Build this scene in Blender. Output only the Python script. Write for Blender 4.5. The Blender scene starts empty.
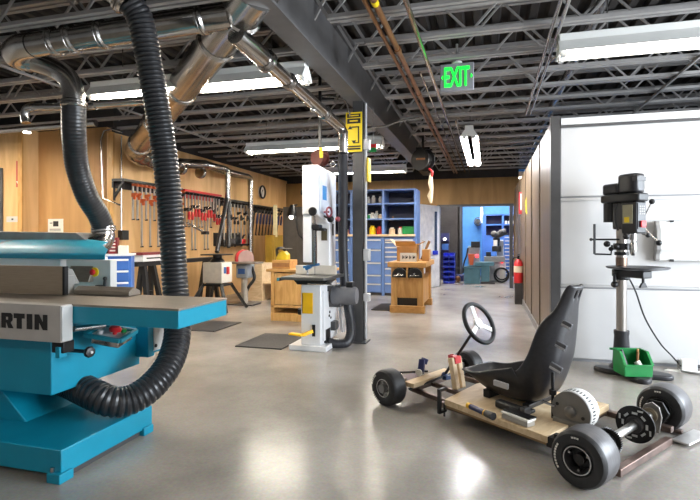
import bpy, bmesh, math, random
from math import sin, cos, pi, radians, sqrt, atan
from mathutils import Vector, Matrix, Euler
random.seed(4)
S = bpy.context.scene
COL = S.collection
# ---------------------------------------------------------------- camera numbers (room axes: X across, Y into the room)
FPX, CAMH, HOR = 495.0, 1.25, 238.0
YAW = atan(138 / FPX)
CA, SA = cos(YAW), sin(YAW)
def ray(px, py):
    r = (px - 350) / FPX
    return Vector((r * CA - SA, r * SA + CA, (HOR - py) / FPX))
def D(px, py, d): return ray(px, py) * d + Vector((0, 0, CAMH))
def AY(px, py, Y): v = ray(px, py); return D(px, py, Y / v.y)
def AX(px, py, X): v = ray(px, py); return D(px, py, X / v.x)
def FL(px, py, Z=0.0): v = ray(px, py); return D(px, py, (Z - CAMH) / v.z)
# ---------------------------------------------------------------- materials
def lin(c):
    c = c / 255.0
    return c / 12.92 if c <= 0.04045 else ((c + 0.055) / 1.055) ** 2.4
MATS = {}
def M(name, rgb, rough=0.5, metal=0.0, var=0.06, scale=8.0, bump=0.0, stretch=(1, 1, 1), coat=0.0, rvar=0.0):
    if name in MATS: return MATS[name]
    m = bpy.data.materials.new(name); m.use_nodes = True
    nt = m.node_tree; b = nt.nodes['Principled BSDF']
    col = [lin(v) for v in rgb]
    tc = nt.nodes.new('ShaderNodeTexCoord'); mp = nt.nodes.new('ShaderNodeMapping')
    mp.inputs['Scale'].default_value = stretch
    nz = nt.nodes.new('ShaderNodeTexNoise'); nz.inputs['Scale'].default_value = scale; nz.inputs['Detail'].default_value = 5
    nt.links.new(tc.outputs['Object'], mp.inputs[0]); nt.links.new(mp.outputs[0], nz.inputs['Vector'])
    cr = nt.nodes.new('ShaderNodeValToRGB')
    lo = [max(0, v * (1 - 2.2 * var)) for v in col] + [1]; hi = [min(1, v * (1 + 2.2 * var)) for v in col] + [1]
    cr.color_ramp.elements[0].position = 0.3; cr.color_ramp.elements[1].position = 0.7
    cr.color_ramp.elements[0].color = lo; cr.color_ramp.elements[1].color = hi
    nt.links.new(nz.outputs['Fac'], cr.inputs[0]); nt.links.new(cr.outputs[0], b.inputs['Base Color'])
    b.inputs['Roughness'].default_value = rough; b.inputs['Metallic'].default_value = metal
    b.inputs['Coat Weight'].default_value = coat; b.inputs['Coat Roughness'].default_value = 0.12
    if rvar:
        mr = nt.nodes.new('ShaderNodeMapRange')
        mr.inputs['To Min'].default_value = max(0.02, rough - rvar); mr.inputs['To Max'].default_value = rough + rvar
        nt.links.new(nz.outputs['Fac'], mr.inputs['Value']); nt.links.new(mr.outputs[0], b.inputs['Roughness'])
    if bump:
        bp = nt.nodes.new('ShaderNodeBump'); bp.inputs['Strength'].default_value = bump; bp.inputs['Distance'].default_value = 0.01
        nt.links.new(nz.outputs['Fac'], bp.inputs['Height']); nt.links.new(bp.outputs[0], b.inputs['Normal'])
    MATS[name] = m
    return m
def glow(name, rgb, strength):
    if name in MATS: return MATS[name]
    m = bpy.data.materials.new(name); m.use_nodes = True
    b = m.node_tree.nodes['Principled BSDF']
    b.inputs['Base Color'].default_value = [lin(v) for v in rgb] + [1]
    b.inputs['Emission Color'].default_value = [lin(v) for v in rgb] + [1]
    b.inputs['Emission Strength'].default_value = strength
    MATS[name] = m
    return m
def wood(name, a, b_, stretch, rough=0.45, coat=0.0):
    if name in MATS: return MATS[name]
    m = bpy.data.materials.new(name); m.use_nodes = True
    nt = m.node_tree; b = nt.nodes['Principled BSDF']
    tc = nt.nodes.new('ShaderNodeTexCoord'); mp = nt.nodes.new('ShaderNodeMapping'); mp.inputs['Scale'].default_value = stretch
    nt.links.new(tc.outputs['Object'], mp.inputs[0])
    n1 = nt.nodes.new('ShaderNodeTexNoise'); n1.inputs['Scale'].default_value = 1.6; n1.inputs['Detail'].default_value = 7; n1.inputs['Distortion'].default_value = 1.3
    nt.links.new(mp.outputs[0], n1.inputs['Vector'])
    cr = nt.nodes.new('ShaderNodeValToRGB'); cr.color_ramp.elements[0].position = 0.32; cr.color_ramp.elements[1].position = 0.68
    cr.color_ramp.elements[0].color = [lin(v) for v in a] + [1]; cr.color_ramp.elements[1].color = [lin(v) for v in b_] + [1]
    nt.links.new(n1.outputs['Fac'], cr.inputs[0]); nt.links.new(cr.outputs[0], b.inputs['Base Color'])
    b.inputs['Roughness'].default_value = rough; b.inputs['Coat Weight'].default_value = coat
    MATS[name] = m
    return m
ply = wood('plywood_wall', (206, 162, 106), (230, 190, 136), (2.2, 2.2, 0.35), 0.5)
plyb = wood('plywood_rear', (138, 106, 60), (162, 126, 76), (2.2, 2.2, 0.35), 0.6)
plyd = wood('plywood_shaded', (172, 128, 78), (198, 152, 98), (2.2, 2.2, 0.35), 0.55)  # shade of the recessed wall put into the plywood colour
maple = wood('maple', (176, 128, 66), (206, 160, 96), (3, 8, 8), 0.45)
maplev = wood('maple_vertical', (186, 137, 72), (214, 168, 104), (8, 8, 1.5), 0.4)
palew = wood('pale_plywood', (206, 178, 138), (230, 206, 170), (3, 9, 9), 0.55)
yeloak = wood('yellow_wood', (150, 118, 36), (178, 142, 52), (6, 6, 1.2), 0.5)
teal = M('teal_paint', (0, 136, 164), 0.45, 0, 0.03, 5, coat=0.1)
greyp = M('light_grey_paint', (196, 196, 194), 0.4, 0, 0.02)
midgrey = M('mid_grey_paint', (128, 126, 122), 0.45, 0, 0.04)
darkgrey = M('dark_grey_paint', (70, 69, 70), 0.45, 0, 0.05)
castiron = M('machined_iron', (150, 140, 128), 0.38, 0.6, 0.06, 14, stretch=(1, 12, 12))
fenceal = M('bronze_anodised', (156, 140, 120), 0.4, 0.25, 0.05, 10, stretch=(1, 1, 20))
white = M('white_paint', (232, 232, 232), 0.4, 0, 0.02)
whitem = M('machine_white', (226, 226, 228), 0.32, 0, 0.015, coat=0.2)
black = M('black_plastic', (22, 22, 24), 0.4, 0, 0.1)
blackm = M('black_metal', (30, 29, 30), 0.35, 0.3, 0.1)
hoseb = M('black_hose', (40, 40, 42), 0.3, 0, 0.15, 12)
rubber = M('tyre_rubber', (34, 33, 34), 0.5, 0, 0.12, 30, bump=0.1)
slick = M('slick_tread', (84, 82, 84), 0.36, 0, 0.1, 18, stretch=(6, 1, 1))
steel = M('bright_steel', (190, 188, 186), 0.25, 1.0, 0.06, 12)
galv = M('galvanised_duct', (176, 172, 168), 0.22, 1.0, 0.07, 6, rvar=0.08)
brushed = M('brushed_column', (176, 170, 164), 0.3, 1.0, 0.05, 20, stretch=(1, 1, 0.1))
rust = M('mill_scale_steel', (108, 92, 84), 0.4, 0.7, 0.16, 10)
joistm = M('joist_paint', (158, 155, 153), 0.5, 0.1, 0.05)
deckm = M('deck_paint', (50, 46, 44), 0.8, 0.0, 0.1, 3)
beamm = M('girder_paint', (96, 94, 94), 0.5, 0.1, 0.05)
copper = M('copper_pipe', (134, 92, 58), 0.4, 0.5, 0.1)
orangep = M('orange_plastic', (206, 100, 56), 0.45, 0, 0.04)
redp = M('red_plastic', (196, 36, 40), 0.42, 0, 0.05)
yellowp = M('yellow_paint', (246, 190, 20), 0.42, 0, 0.03)
signyel = M('sign_yellow', (238, 206, 20), 0.5, 0, 0.02)
bluep = M('blue_paint', (58, 104, 178), 0.42, 0, 0.03)
cabblue = M('cabinet_blue', (94, 124, 178), 0.42, 0, 0.03)
cabin = M('cabinet_inside', (50, 52, 72), 0.6, 0, 0.05)
wallblue = M('blue_wall_paint', (74, 142, 212), 0.6, 0, 0.03)
binblue = M('bin_blue', (24, 50, 206), 0.4, 0, 0.04)
greenp = M('bin_green', (8, 124, 58), 0.4, 0, 0.04)
navy = M('navy_handle', (36, 40, 84), 0.4, 0, 0.05)
machgreen = M('lathe_teal_grey', (82, 128, 142), 0.45, 0, 0.05)
darkwall = M('dark_curtain', (48, 44, 42), 0.8, 0, 0.1)
paperm = M('paper', (226, 222, 212), 0.7, 0, 0.03)
ink = M('ink', (30, 28, 28), 0.7, 0, 0.03)
matm = M('rubber_mat', (44, 42, 42), 0.7, 0, 0.12, 40, bump=0.3)
partm = M('partition_panel', (112, 93, 70), 0.4, 0.1, 0.09, 2.5, stretch=(1.5, 1.5, 0.4))
doorw = M('door_white', (202, 201, 201), 0.42, 0, 0.015, 2)
seam = M('seam_grey', (132, 134, 138), 0.5, 0.2, 0.03)
plinth = M('plinth_grey', (90, 92, 98), 0.6)
tube_l = glow('lamp_tube_glow', (255, 246, 230), 72.0)
exit_l = glow('exit_letter_glow', (20, 255, 60), 1.6)
lamp_s = glow('small_lamp_glow', (255, 250, 240), 6.0)
redled = glow('red_display_glow', (255, 60, 70), 2.0)
# polished concrete
def concrete():
    m = bpy.data.materials.new('polished_concrete'); m.use_nodes = True
    nt = m.node_tree; b = nt.nodes['Principled BSDF']; N = nt.nodes.new; L = nt.links.new
    tc = N('ShaderNodeTexCoord')
    n1 = N('ShaderNodeTexNoise'); n1.inputs['Scale'].default_value = 1.1; n1.inputs['Detail'].default_value = 8; n1.inputs['Roughness'].default_value = 0.62
    n2 = N('ShaderNodeTexNoise'); n2.inputs['Scale'].default_value = 60; n2.inputs['Detail'].default_value = 3
    L(tc.outputs['Object'], n1.inputs['Vector']); L(tc.outputs['Object'], n2.inputs['Vector'])
    cr = N('ShaderNodeValToRGB'); cr.color_ramp.elements[0].position = 0.33; cr.color_ramp.elements[1].position = 0.68
    cr.color_ramp.elements[0].color = [lin(v) for v in (137, 131, 124)] + [1]; cr.color_ramp.elements[1].color = [lin(v) for v in (168, 162, 154)] + [1]
    L(n1.outputs['Fac'], cr.inputs[0])
    mx = N('ShaderNodeMix'); mx.data_type = 'RGBA'; mx.blend_type = 'OVERLAY'; mx.inputs['Factor'].default_value = 0.25
    L(cr.outputs[0], mx.inputs['A']); L(n2.outputs['Color'], mx.inputs['B']); L(mx.outputs['Result'], b.inputs['Base Color'])
    mr = N('ShaderNodeMapRange'); mr.inputs['To Min'].default_value = 0.16; mr.inputs['To Max'].default_value = 0.28
    L(n1.outputs['Fac'], mr.inputs['Value']); L(mr.outputs[0], b.inputs['Roughness'])
    b.inputs['Specular IOR Level'].default_value = 0.33
    b.inputs['Coat Weight'].default_value = 0.0; b.inputs['Coat Roughness'].default_value = 0.1
    return m
conc = concrete()
# ---------------------------------------------------------------- mesh builder
class MB:
    def __init__(s): s.bm = bmesh.new()
    def _f(s, vs):
        try: return s.bm.faces.new(vs)
        except ValueError: return None
    def bx(s, x0, x1, y0, y1, z0, z1):
        v = [s.bm.verts.new((x, y, z)) for z in (z0, z1) for (x, y) in ((x0, y0), (x1, y0), (x1, y1), (x0, y1))]
        for f in ((3, 2, 1, 0), (4, 5, 6, 7), (0, 1, 5, 4), (1, 2, 6, 5), (2, 3, 7, 6), (3, 0, 4, 7)): s._f([v[i] for i in f])
        return s
    def ob(s, c, u, v, w, a, b, h):
        """box centred at c with half sizes a,b,h along unit axes u,v,w"""
        c, u, v, w = Vector(c), Vector(u).normalized(), Vector(v).normalized(), Vector(w).normalized()
        q = [s.bm.verts.new(c + u * (i * a) + v * (j * b) + w * (k * h)) for k in (-1, 1) for (i, j) in ((-1, -1), (1, -1), (1, 1), (-1, 1))]
        for f in ((3, 2, 1, 0), (4, 5, 6, 7), (0, 1, 5, 4), (1, 2, 6, 5), (2, 3, 7, 6), (3, 0, 4, 7)): s._f([q[i] for i in f])
        return s
    def bar(s, p0, p1, a, b=None, up=(0, 0, 1)):
        p0, p1 = Vector(p0), Vector(p1); w = (p1 - p0)
        L = w.length; w = w.normalized(); up = Vector(up)
        if abs(w.dot(up)) > 0.98: up = Vector((0, 1, 0))
        u = w.cross(up).normalized(); v = u.cross(w)
        return s.ob((p0 + p1) / 2, u, v, w, a, a if b is None else b, L / 2)
    def rings(s, rs, cap=True):
        for i in range(len(rs) - 1):
            a, b = rs[i], rs[i + 1]; n = len(a)
            for k in range(n): s._f([a[k], a[(k + 1) % n], b[(k + 1) % n], b[k]])
        if cap: s._f(list(reversed(rs[0]))); s._f(rs[-1])
    def tube(s, pts, r, n=12, cap=True):
        pts = [Vector(p) for p in pts]; m = len(pts)
        rr = r if isinstance(r, (list, tuple)) else [r] * m
        t0 = (pts[1] - pts[0]).normalized()
        up = Vector((0, 0, 1)) if abs(t0.z) < 0.9 else Vector((1, 0, 0))
        u = t0.cross(up).normalized(); rs = []
        for i, p in enumerate(pts):
            t = (pts[min(i + 1, m - 1)] - pts[max(i - 1, 0)]).normalized()
            u = (u - t * u.dot(t)).normalized(); v = t.cross(u)
            rs.append([s.bm.verts.new(p + (u * cos(2 * pi * k / n) + v * sin(2 * pi * k / n)) * rr[i]) for k in range(n)])
        s.rings(rs, cap); return s
    def cyl(s, p0, p1, r0, r1=None, n=20): return s.tube([p0, p1], [r0, r0 if r1 is None else r1], n)
    def lathe(s, prof, o=(0, 0, 0), ax=(0, 0, 1), n=28, closed=False):
        o, ax = Vector(o), Vector(ax).normalized()
        up = Vector((0, 0, 1)) if abs(ax.z) < 0.9 else Vector((1, 0, 0))
        u = ax.cross(up).normalized(); v = ax.cross(u); rs = []
        for (r, h) in prof: rs.append([s.bm.verts.new(o + ax * h + (u * cos(2 * pi * k / n) + v * sin(2 * pi * k / n)) * max(r, 1e-4)) for k in range(n)])
        if closed: s.rings(rs + [rs[0]], False)
        else: s.rings(rs)
        return s
    def torus(s, c, ax, R, r, n=36, m=12):
        return s.lathe([(R + r * cos(2 * pi * k / m), r * sin(2 * pi * k / m)) for k in range(m)], c, ax, n, True)
    def sph(s, c, r, sc=(1, 1, 1), n=14):
        mt = Matrix.Translation(Vector(c)) @ Matrix.Diagonal((sc[0] * r, sc[1] * r, sc[2] * r, 1))
        bmesh.ops.create_uvsphere(s.bm, u_segments=n, v_segments=max(6, n // 2 + 1), radius=1, matrix=mt); return s
    def prism(s, poly, axis, a, b):
        def mk(p, t): return {'x': (t, p[0], p[1]), 'y': (p[0], t, p[1]), 'z': (p[0], p[1], t)}[axis]
        A = [s.bm.verts.new(mk(p, a)) for p in poly]; B = [s.bm.verts.new(mk(p, b)) for p in poly]
        n = len(poly)
        for k in range(n): s._f([A[k], A[(k + 1) % n], B[(k + 1) % n], B[k]])
        s._f(list(reversed(A))); s._f(B); return s
def rootmat(o):
    while o.parent: o = o.parent
    return Matrix.Translation(o.location) @ o.rotation_euler.to_matrix().to_4x4()
def tag(o, label=None, cat=None, group=None, kind=None):
    if label: o['label'] = label
    if cat: o['category'] = cat
    if group: o['group'] = group
    if kind: o['kind'] = kind
    return o
def build(name, mb, mat, parent=None, world=False, bev=0.0, sm=35, seg=2, loc=None, label=None, cat=None, group=None, kind=None, solid=0.0, sub=0):
    bm = mb.bm
    bmesh.ops.recalc_face_normals(bm, faces=bm.faces)
    if parent is not None and world: bm.transform(rootmat(parent).inverted())
    off = Vector((0, 0, 0))
    if parent is None:
        vs = [v.co for v in bm.verts]
        off = Vector(loc) if loc else Vector(((min(v.x for v in vs) + max(v.x for v in vs)) / 2, (min(v.y for v in vs) + max(v.y for v in vs)) / 2, min(v.z for v in vs)))
        bm.transform(Matrix.Translation(-off))
    me = bpy.data.meshes.new(name); bm.to_mesh(me); bm.free()
    me.materials.append(mat)
    if sm:
        me.shade_smooth(); me.set_sharp_from_angle(angle=radians(sm))
    o = bpy.data.objects.new(name, me); COL.objects.link(o)
    o.location = off
    if parent is not None: o.parent = parent
    if solid:
        md = o.modifiers.new('thick', 'SOLIDIFY'); md.thickness = solid; md.offset = 0
    if bev:
        md = o.modifiers.new('bevel', 'BEVEL'); md.width = bev; md.segments = seg; md.limit_method = 'ANGLE'; md.angle_limit = radians(40)
    if sub:
        md = o.modifiers.new('sub', 'SUBSURF'); md.levels = sub; md.render_levels = sub
    return tag(o, label, cat, group, kind)
def thing(name, label, cat, loc=(0, 0, 0), rz=0.0, group=None):
    o = bpy.data.objects.new(name, None); COL.objects.link(o); o.empty_display_size = 0.1
    o.location = loc; o.rotation_euler = (0, 0, rz)
    return tag(o, label, cat, group)
def dup(o, loc=None, rz=None, label=None, parent=None, group=None):
    c = o.copy(); COL.objects.link(c)
    if parent is not None: c.parent = parent
    else:
        if loc is not None: c.location = loc
        if rz is not None: c.rotation_euler = (0, 0, rz)
    if label: c['label'] = label
    if group: c['group'] = group
    for ch in list(o.children): dup(ch, parent=c)
    return c
def spline(pts, n=8):
    pts = [Vector(p) for p in pts]; out = []
    P = [pts[0] * 2 - pts[1]] + pts + [pts[-1] * 2 - pts[-2]]
    for i in range(1, len(P) - 2):
        for k in range(n):
            t = k / n; a, b, c, d = P[i - 1], P[i], P[i + 1], P[i + 2]
            out.append(0.5 * ((2 * b) + (c - a) * t + (2 * a - 5 * b + 4 * c - d) * t * t + (3 * b - a - 3 * c + d) * t ** 3))
    out.append(pts[-1]); return out
def resample(pts, step):
    out = [pts[0]]; acc = 0.0
    for a, b in zip(pts, pts[1:]):
        L = (b - a).length; t = step - acc
        while t <= L:
            out.append(a + (b - a) * (t / L)); t += step
        acc = (acc + L) % step
    return out
def text_mesh(txt, size, ext, off=0.0, xs=1.0, align='LEFT'):
    cu = bpy.data.curves.new('txt', 'FONT'); cu.body = txt; cu.size = size; cu.extrude = ext; cu.offset = off; cu.align_x = align
    o = bpy.data.objects.new('txt', cu); COL.objects.link(o)
    bpy.context.view_layer.update()
    me = bpy.data.meshes.new_from_object(o.evaluated_get(bpy.context.evaluated_depsgraph_get()))
    bpy.data.objects.remove(o)
    mb = MB(); mb.bm.from_mesh(me); bpy.data.meshes.remove(me)
    mb.bm.transform(Matrix.Diagonal((xs, 1, 1, 1)))
    return mb
STAND = Matrix.Rotation(pi / 2, 4, 'X')          # text standing up, read from -Y
# ================================================================ THE SETTING
def struct(name, mb, mat, **k): return build(name, mb, mat, kind='structure', **k)
struct('floor', MB().bx(-9.5, 6.0, -2.5, 18.0, -0.1, 0.0), conc)
struct('wall_left', MB().bx(-5.62, -5.5, 6.3, 13.12, 0, 2.86), ply)
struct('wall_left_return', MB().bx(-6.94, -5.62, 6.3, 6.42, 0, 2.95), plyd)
struct('wall_left_front', MB().bx(-9.5, -6.94, 6.0, 6.42, 0, 2.95), ply)
struct('trim_1', MB().bx(-5.56, -5.48, 6.26, 6.30, 0, 2.86), maplev)
struct('trim_2', MB().bx(-6.98, -6.90, 5.97, 6.0, 0, 2.95), maplev)
# plywood wall with the wide opening
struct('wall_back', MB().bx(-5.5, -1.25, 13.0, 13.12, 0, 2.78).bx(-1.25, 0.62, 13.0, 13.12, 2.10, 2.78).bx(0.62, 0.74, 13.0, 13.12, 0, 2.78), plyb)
struct('trim_3', MB().bx(-1.27, 0.62, 12.96, 13.0, 2.05, 2.11).bx(0.52, 0.60, 12.96, 13.16, 0, 2.05).bx(-1.27, -1.20, 12.96, 13.16, 0, 2.05), darkgrey)
# partition running into the room and its steel post
struct('wall_right', MB().bx(0.64, 0.74, 5.56, 12.96, 0.0, 2.47), partm)
pt = MB()
for y in (6.75, 8.0, 9.25, 10.5, 11.7): pt.bx(0.627, 0.64, y - 0.03, y + 0.03, 0, 2.46)
struct('trim_4', pt, M('partition_strip', (120, 108, 94), 0.4, 0.2))
struct('baseboard_right', MB().bx(0.62, 0.64, 5.6, 12.95, 0, 0.10), midgrey)
struct('trim_5', MB().bx(0.62, 0.712, 5.44, 5.56, 0, 2.50), darkgrey, bev=0.004)
# white sectional door filling the bay on the right
gd = MB()
zs = [0.02, 0.745, 1.665, 2.385]
for a, b in zip(zs, zs[1:]): gd.bx(0.715, 4.6, 5.46, 5.52, a + 0.006, b - 0.006)
d1 = struct('door_1', gd, doorw, bev=0.008)
sm_ = MB()
for z in (0.745, 1.665): sm_.bx(0.715, 4.6, 5.466, 5.514, z - 0.012, z + 0.012)
sm_.bx(0.715, 4.6, 5.462, 5.52, 0.0, 0.026)
o = build('door_seam', sm_, seam, d1, True)
o = build('door_ridge', MB().bx(0.715, 4.6, 5.448, 5.46, 1.625, 1.645).bx(0.715, 4.6, 5.45, 5.46, 0.775, 0.790), doorw, d1, True, bev=0.004)
struct('trim_6', MB().bx(0.715, 4.6, 5.43, 5.54, 2.40, 2.47), white, bev=0.004)
struct('trim_7', MB().bx(0.715, 4.6, 5.44, 5.455, 2.375, 2.40), darkgrey)
fw = MB().bx(4.6, 4.72, -2.5, 0.6, 0, 3.5).bx(4.6, 4.72, 5.2, 13.0, 0, 3.5).bx(4.6, 4.72, 0.6, 5.2, 0, 0.5).bx(4.6, 4.72, 0.6, 5.2, 2.9, 3.5)
struct('wall_far_right', fw, white)
wf = MB()
for y in (0.65, 2.15, 3.65, 5.15): wf.bx(4.62, 4.70, y - 0.05, y + 0.05, 0.5, 2.9)
struct('added_window_1', wf.bx(4.62, 4.70, 0.6, 5.2, 0.5, 0.56).bx(4.62, 4.70, 0.6, 5.2, 2.84, 2.9), greyp)  # unseen window, added to let light in from the right
struct('wall_near', MB().bx(-9.5, 4.72, -2.6, -2.5, 0, 3.5), M('far_wall_grey', (190, 190, 190), 0.6))
struct('wall_far_left', MB().bx(-9.6, -9.5, -2.5, 6.42, 0, 3.5), M('far_wall_grey', (190, 190, 190), 0.6))
struct('wall_left_upper', MB().bx(-5.62, -5.56, 6.4, 13.12, 2.87, 3.48).bx(-9.5, -5.56, 6.36, 6.42, 2.96, 3.48).bx(-5.56, 0.74, 13.06, 13.12, 2.79, 3.48), deckm)
# ceiling: corrugated deck
dk = MB(); x = -9.5; pf = []
while x < 6.0:
    pf += [(x, 3.36), (x + 0.07, 3.36), (x + 0.09, 3.41), (x + 0.16, 3.41)]; x += 0.18
top = [(p[0], 3.46) for p in (pf[-1], pf[0])]
pf = [(a, b + 0.12) for a, b in pf]; top = [(a, b + 0.12) for a, b in top]
dk.prism(pf + top, 'y', -2.5, 18.0)
struct('ceiling', dk, deckm, sm=0)
# girder and steel column
GX = -1.53
struct('trim_8', MB().bx(GX - 0.1, GX + 0.1, 1.2, 13.0, 2.88, 2.90).bx(GX - 0.1, GX + 0.1, 1.2, 13.0, 3.40, 3.42).bx(GX - 0.012, GX + 0.012, 1.2, 13.0, 2.9, 3.40), beamm)
# bar joists, chords stopping short of the girder
def joist():
    m = MB(); zb, zt = 2.95, 3.46
    m.bx(-9.4, 4.55, -0.055, -0.012, zt - 0.04, zt).bx(-9.4, 4.55, 0.012, 0.055, zt - 0.04, zt)
    for (a, b) in ((-9.4, GX - 0.33), (GX + 0.33, 4.55)):
        m.bx(a, b, -0.05, -0.012, zb, zb + 0.03).bx(a, b, 0.012, 0.05, zb, zb + 0.03)
        n = int((b - a) / 0.42)
        xs = [a + (b - a) * k / n for k in range(n + 1)]
        for k in range(n):
            z0, z1 = (zb + 0.015, zt - 0.02) if k % 2 == 0 else (zt - 0.02, zb + 0.015)
            m.bar((xs[k], 0, z0), (xs[k + 1], 0, z1), 0.009)
    m.bar((GX - 0.33, 0, 2.965), (GX - 0.05, 0, 3.43), 0.012); m.bar((GX + 0.33, 0, 2.965), (GX + 0.05, 0, 3.43), 0.012)
    return m
j0 = build('ceiling_joist', joist(), joistm, loc=(0, 0, 0), kind='structure', sm=0)
Y = 1.45; k = 0
while Y < 12.9:
    o = j0 if k == 0 else dup(j0)
    o.location = (0.17 * (k % 2), Y, 0); k += 1; Y += 0.56
# bridging angles along the room
br = MB()
for X in (-7.2, -4.6, 1.9, 3.4):
    br.bar((X, 1.3, 2.94), (X, 12.9, 2.94), 0.012)
struct('trim_9', br, joistm)
# ---------------------------------------------------------------- the blue machine room beyond the opening
struct('wall_back_room', MB().bx(-0.86, 2.3, 17.0, 17.1, 0, 3.48), wallblue)
struct('wall_back_room_side', MB().bx(-3.0, -0.86, 15.6, 15.7, 0, 3.48).bx(-0.9, -0.82, 15.6, 17.0, 0, 3.48), darkwall)
struct('wall_back_room_right', MB().bx(2.3, 2.4, 13.1, 17.1, 0, 3.48), wallblue)
struct('wall_back_room_left', MB().bx(-3.1, -3.0, 13.1, 15.7, 0, 3.48), darkwall)
def text_fit(txt, w, h, ext, off=0.0):
    mb = text_mesh(txt, 1.0, 0.5, off)
    vs = [v.co for v in mb.bm.verts]
    x0, x1 = min(v.x for v in vs), max(v.x for v in vs); y0, y1 = min(v.y for v in vs), max(v.y for v in vs)
    mb.bm.transform(STAND @ Matrix.Diagonal((w / (x1 - x0), h / (y1 - y0), ext, 1)) @ Matrix.Translation((-(x0 + x1) / 2, -(y0 + y1) / 2, 0)))
    return mb
def shift(mb, v): mb.bm.transform(Matrix.Translation(Vector(v))); return mb
# ================================================================ CEILING: lights
refl = M('reflector_white', (240, 240, 236), 0.5, 0, 0.01)
def light_fixture(loc, rz, label, L=2.44, tube=None):
    tube = tube or tube_l
    t = thing('fluorescent_light', label, 'light', loc, rz, 'fluorescent strip lights on the ceiling')
    h = L / 2
    build('housing', MB().bx(-h, h, -0.06, 0.06, 0.10, 0.165), refl, t, bev=0.006)
    p = [(-0.135, 0.0), (-0.06, 0.105), (0.06, 0.105), (0.135, 0.0), (0.13, 0.0), (0.057, 0.10), (-0.057, 0.10), (-0.13, 0.0)]
    build('reflector', MB().prism(p, 'x', -h, h), refl, t, sm=0)
    for s in (-1, 1): build('end_plate', MB().prism([(-0.135, 0.0), (-0.06, 0.105), (0.06, 0.105), (0.135, 0.0)], 'x', s * h - 0.006, s * h + 0.006), refl, t)
    for s in (-1, 1):
        build('lamp_tube', MB().cyl((-h + 0.05, s * 0.065, 0.028), (h - 0.05, s * 0.065, 0.03), 0.028, n=12), tube, t)
    for e in (-1, 1):
        for s in (-1, 1): build('lamp_socket', MB().bx(e * (h - 0.03) - 0.02, e * (h - 0.03) + 0.02, s * 0.065 - 0.03, s * 0.065 + 0.03, -0.03, 0.05), greyp, t)
    for s in (-0.7, 0.7): build('hanger_rod', MB().cyl((s * h, 0, 0.16), (s * h, 0, 0.72), 0.006, n=8), steel, t)
    return t
light_fixture((-2.87, 4.40, 2.75), 0, 'lit fluorescent strip light behind the big silver ducts, above the planer machines')
light_fixture((-2.87, 7.92, 2.75), 0, 'lit fluorescent strip light above and behind the white bandsaw head')
light_fixture((-3.0, 11.1, 2.75), 0, 'lit fluorescent strip light farthest back, over the blue shelving unit')
light_fixture((1.78, 4.40, 2.75), 0, 'large lit fluorescent strip light above the white sectional door', tube=glow('lamp_tube_glow_dim', (255, 247, 234), 11.0))
light_fixture((-2.87, -0.9, 2.75), 0, 'unseen added fluorescent strip light at the near end of the workshop, machine side', tube=MATS['lamp_tube_glow_dim'])  # unseen lamp added behind the camera to light the machine fronts
light_fixture((1.78, -0.9, 2.75), 0, 'unseen added fluorescent strip light at the near end of the workshop, go-kart side', tube=MATS['lamp_tube_glow_dim'])  # its unseen partner, added for front light on this side
light_fixture((-0.27, 9.0, 2.75), pi / 2, 'lit fluorescent strip light seen end-on, running towards the rear doorway', 3.0, glow('lamp_tube_glow_strong', (250, 248, 250), 90.0))
light_fixture((-7.0, 4.4, 2.75), 0, 'unseen added fluorescent strip light carrying the row on past the teal planer')  # added out of view to brighten the plywood walls
# near-end and leftmost lamps above are added to light the room
# ---------------------------------------------------------------- EXIT sign
t = thing('exit_sign', 'lit green EXIT sign hanging from the ceiling joists', 'sign', (-0.287, 4.85, 2.66))
build('housing', MB().bx(-0.158, 0.158, -0.02, 0.02, 0, 0.262), M('exit_plate', (150, 148, 156), 0.4), t, bev=0.008)
build('lettering', shift(text_fit('EXIT', 0.235, 0.185, 0.008, 0.012), (0, -0.024, 0.131)), exit_l, t, sm=0)
for s in (-1, 1): build('chevron', MB().prism([(s * 0.147, 0.131), (s * 0.131, 0.152), (s * 0.131, 0.110)], 'y', -0.024, -0.019), exit_l, t, sm=0)
build('hanger', MB().cyl((0, 0, 0.26), (0, 0, 0.45), 0.012, n=10).cyl((0, 0, 0.26), (0, 0, 0.275), 0.05), greyp, t)
# ---------------------------------------------------------------- pipes and conduits under the joists
def pipe(name, pts, r, mat, label, cat='pipe', group=None, n=10):
    return build(name, MB().tube(pts, r, n), mat, label=label, cat=cat, group=group)
Pz = 2.915
pipe('copper_pipe', [(-0.835, 1.3, Pz), (-0.835, 12.9, Pz)], 0.017, copper, 'thinner of the two orange-brown pipes running along the ceiling')
t = thing('copper_pipe', 'thicker orange-brown pipe with yellow bands running along the ceiling', 'pipe', (-0.77, 1.3, Pz))
build('pipe_run', MB().tube([(0, 0, 0), (0, 11.6, 0)], 0.024, 12), copper, t)
build('band', MB().cyl((0, 2.08, 0), (0, 2.14, 0), 0.027), signyel, t)
for y in (3.0, 4.4, 6.0): build('coupling', MB().cyl((0, y, 0), (0, y + 0.06, 0), 0.031), copper, t)
pipe('conduit', [(-0.55, 1.3, 2.90), (-0.55, 12.9, 2.90)], 0.02, galv, 'single grey conduit running along the ceiling beside the EXIT sign', 'conduit')
pipe('conduit', [(-0.66, 5.0, 2.92), (-0.66, 12.9, 2.92)], 0.010, galv, 'thin conduit between the brown pipes and the grey conduit', 'conduit')
pipe('conduit', [(-0.44, 7.2, 2.93), (-0.44, 7.25, 2.90), (-0.44, 12.9, 2.90)], 0.013, galv, 'short conduit starting behind the EXIT sign towards the rear wall', 'conduit')
pipe('conduit', [(0.485, 1.3, 2.90), (0.485, 7.0, 2.90)], 0.016, galv, 'grey conduit pair over the partition, the one nearer the EXIT sign', 'conduit')
pipe('conduit', [(0.54, 1.3, 2.90), (0.54, 7.0, 2.90)], 0.016, galv, 'grey conduit pair over the partition, the one nearer the white door', 'conduit')
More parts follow.
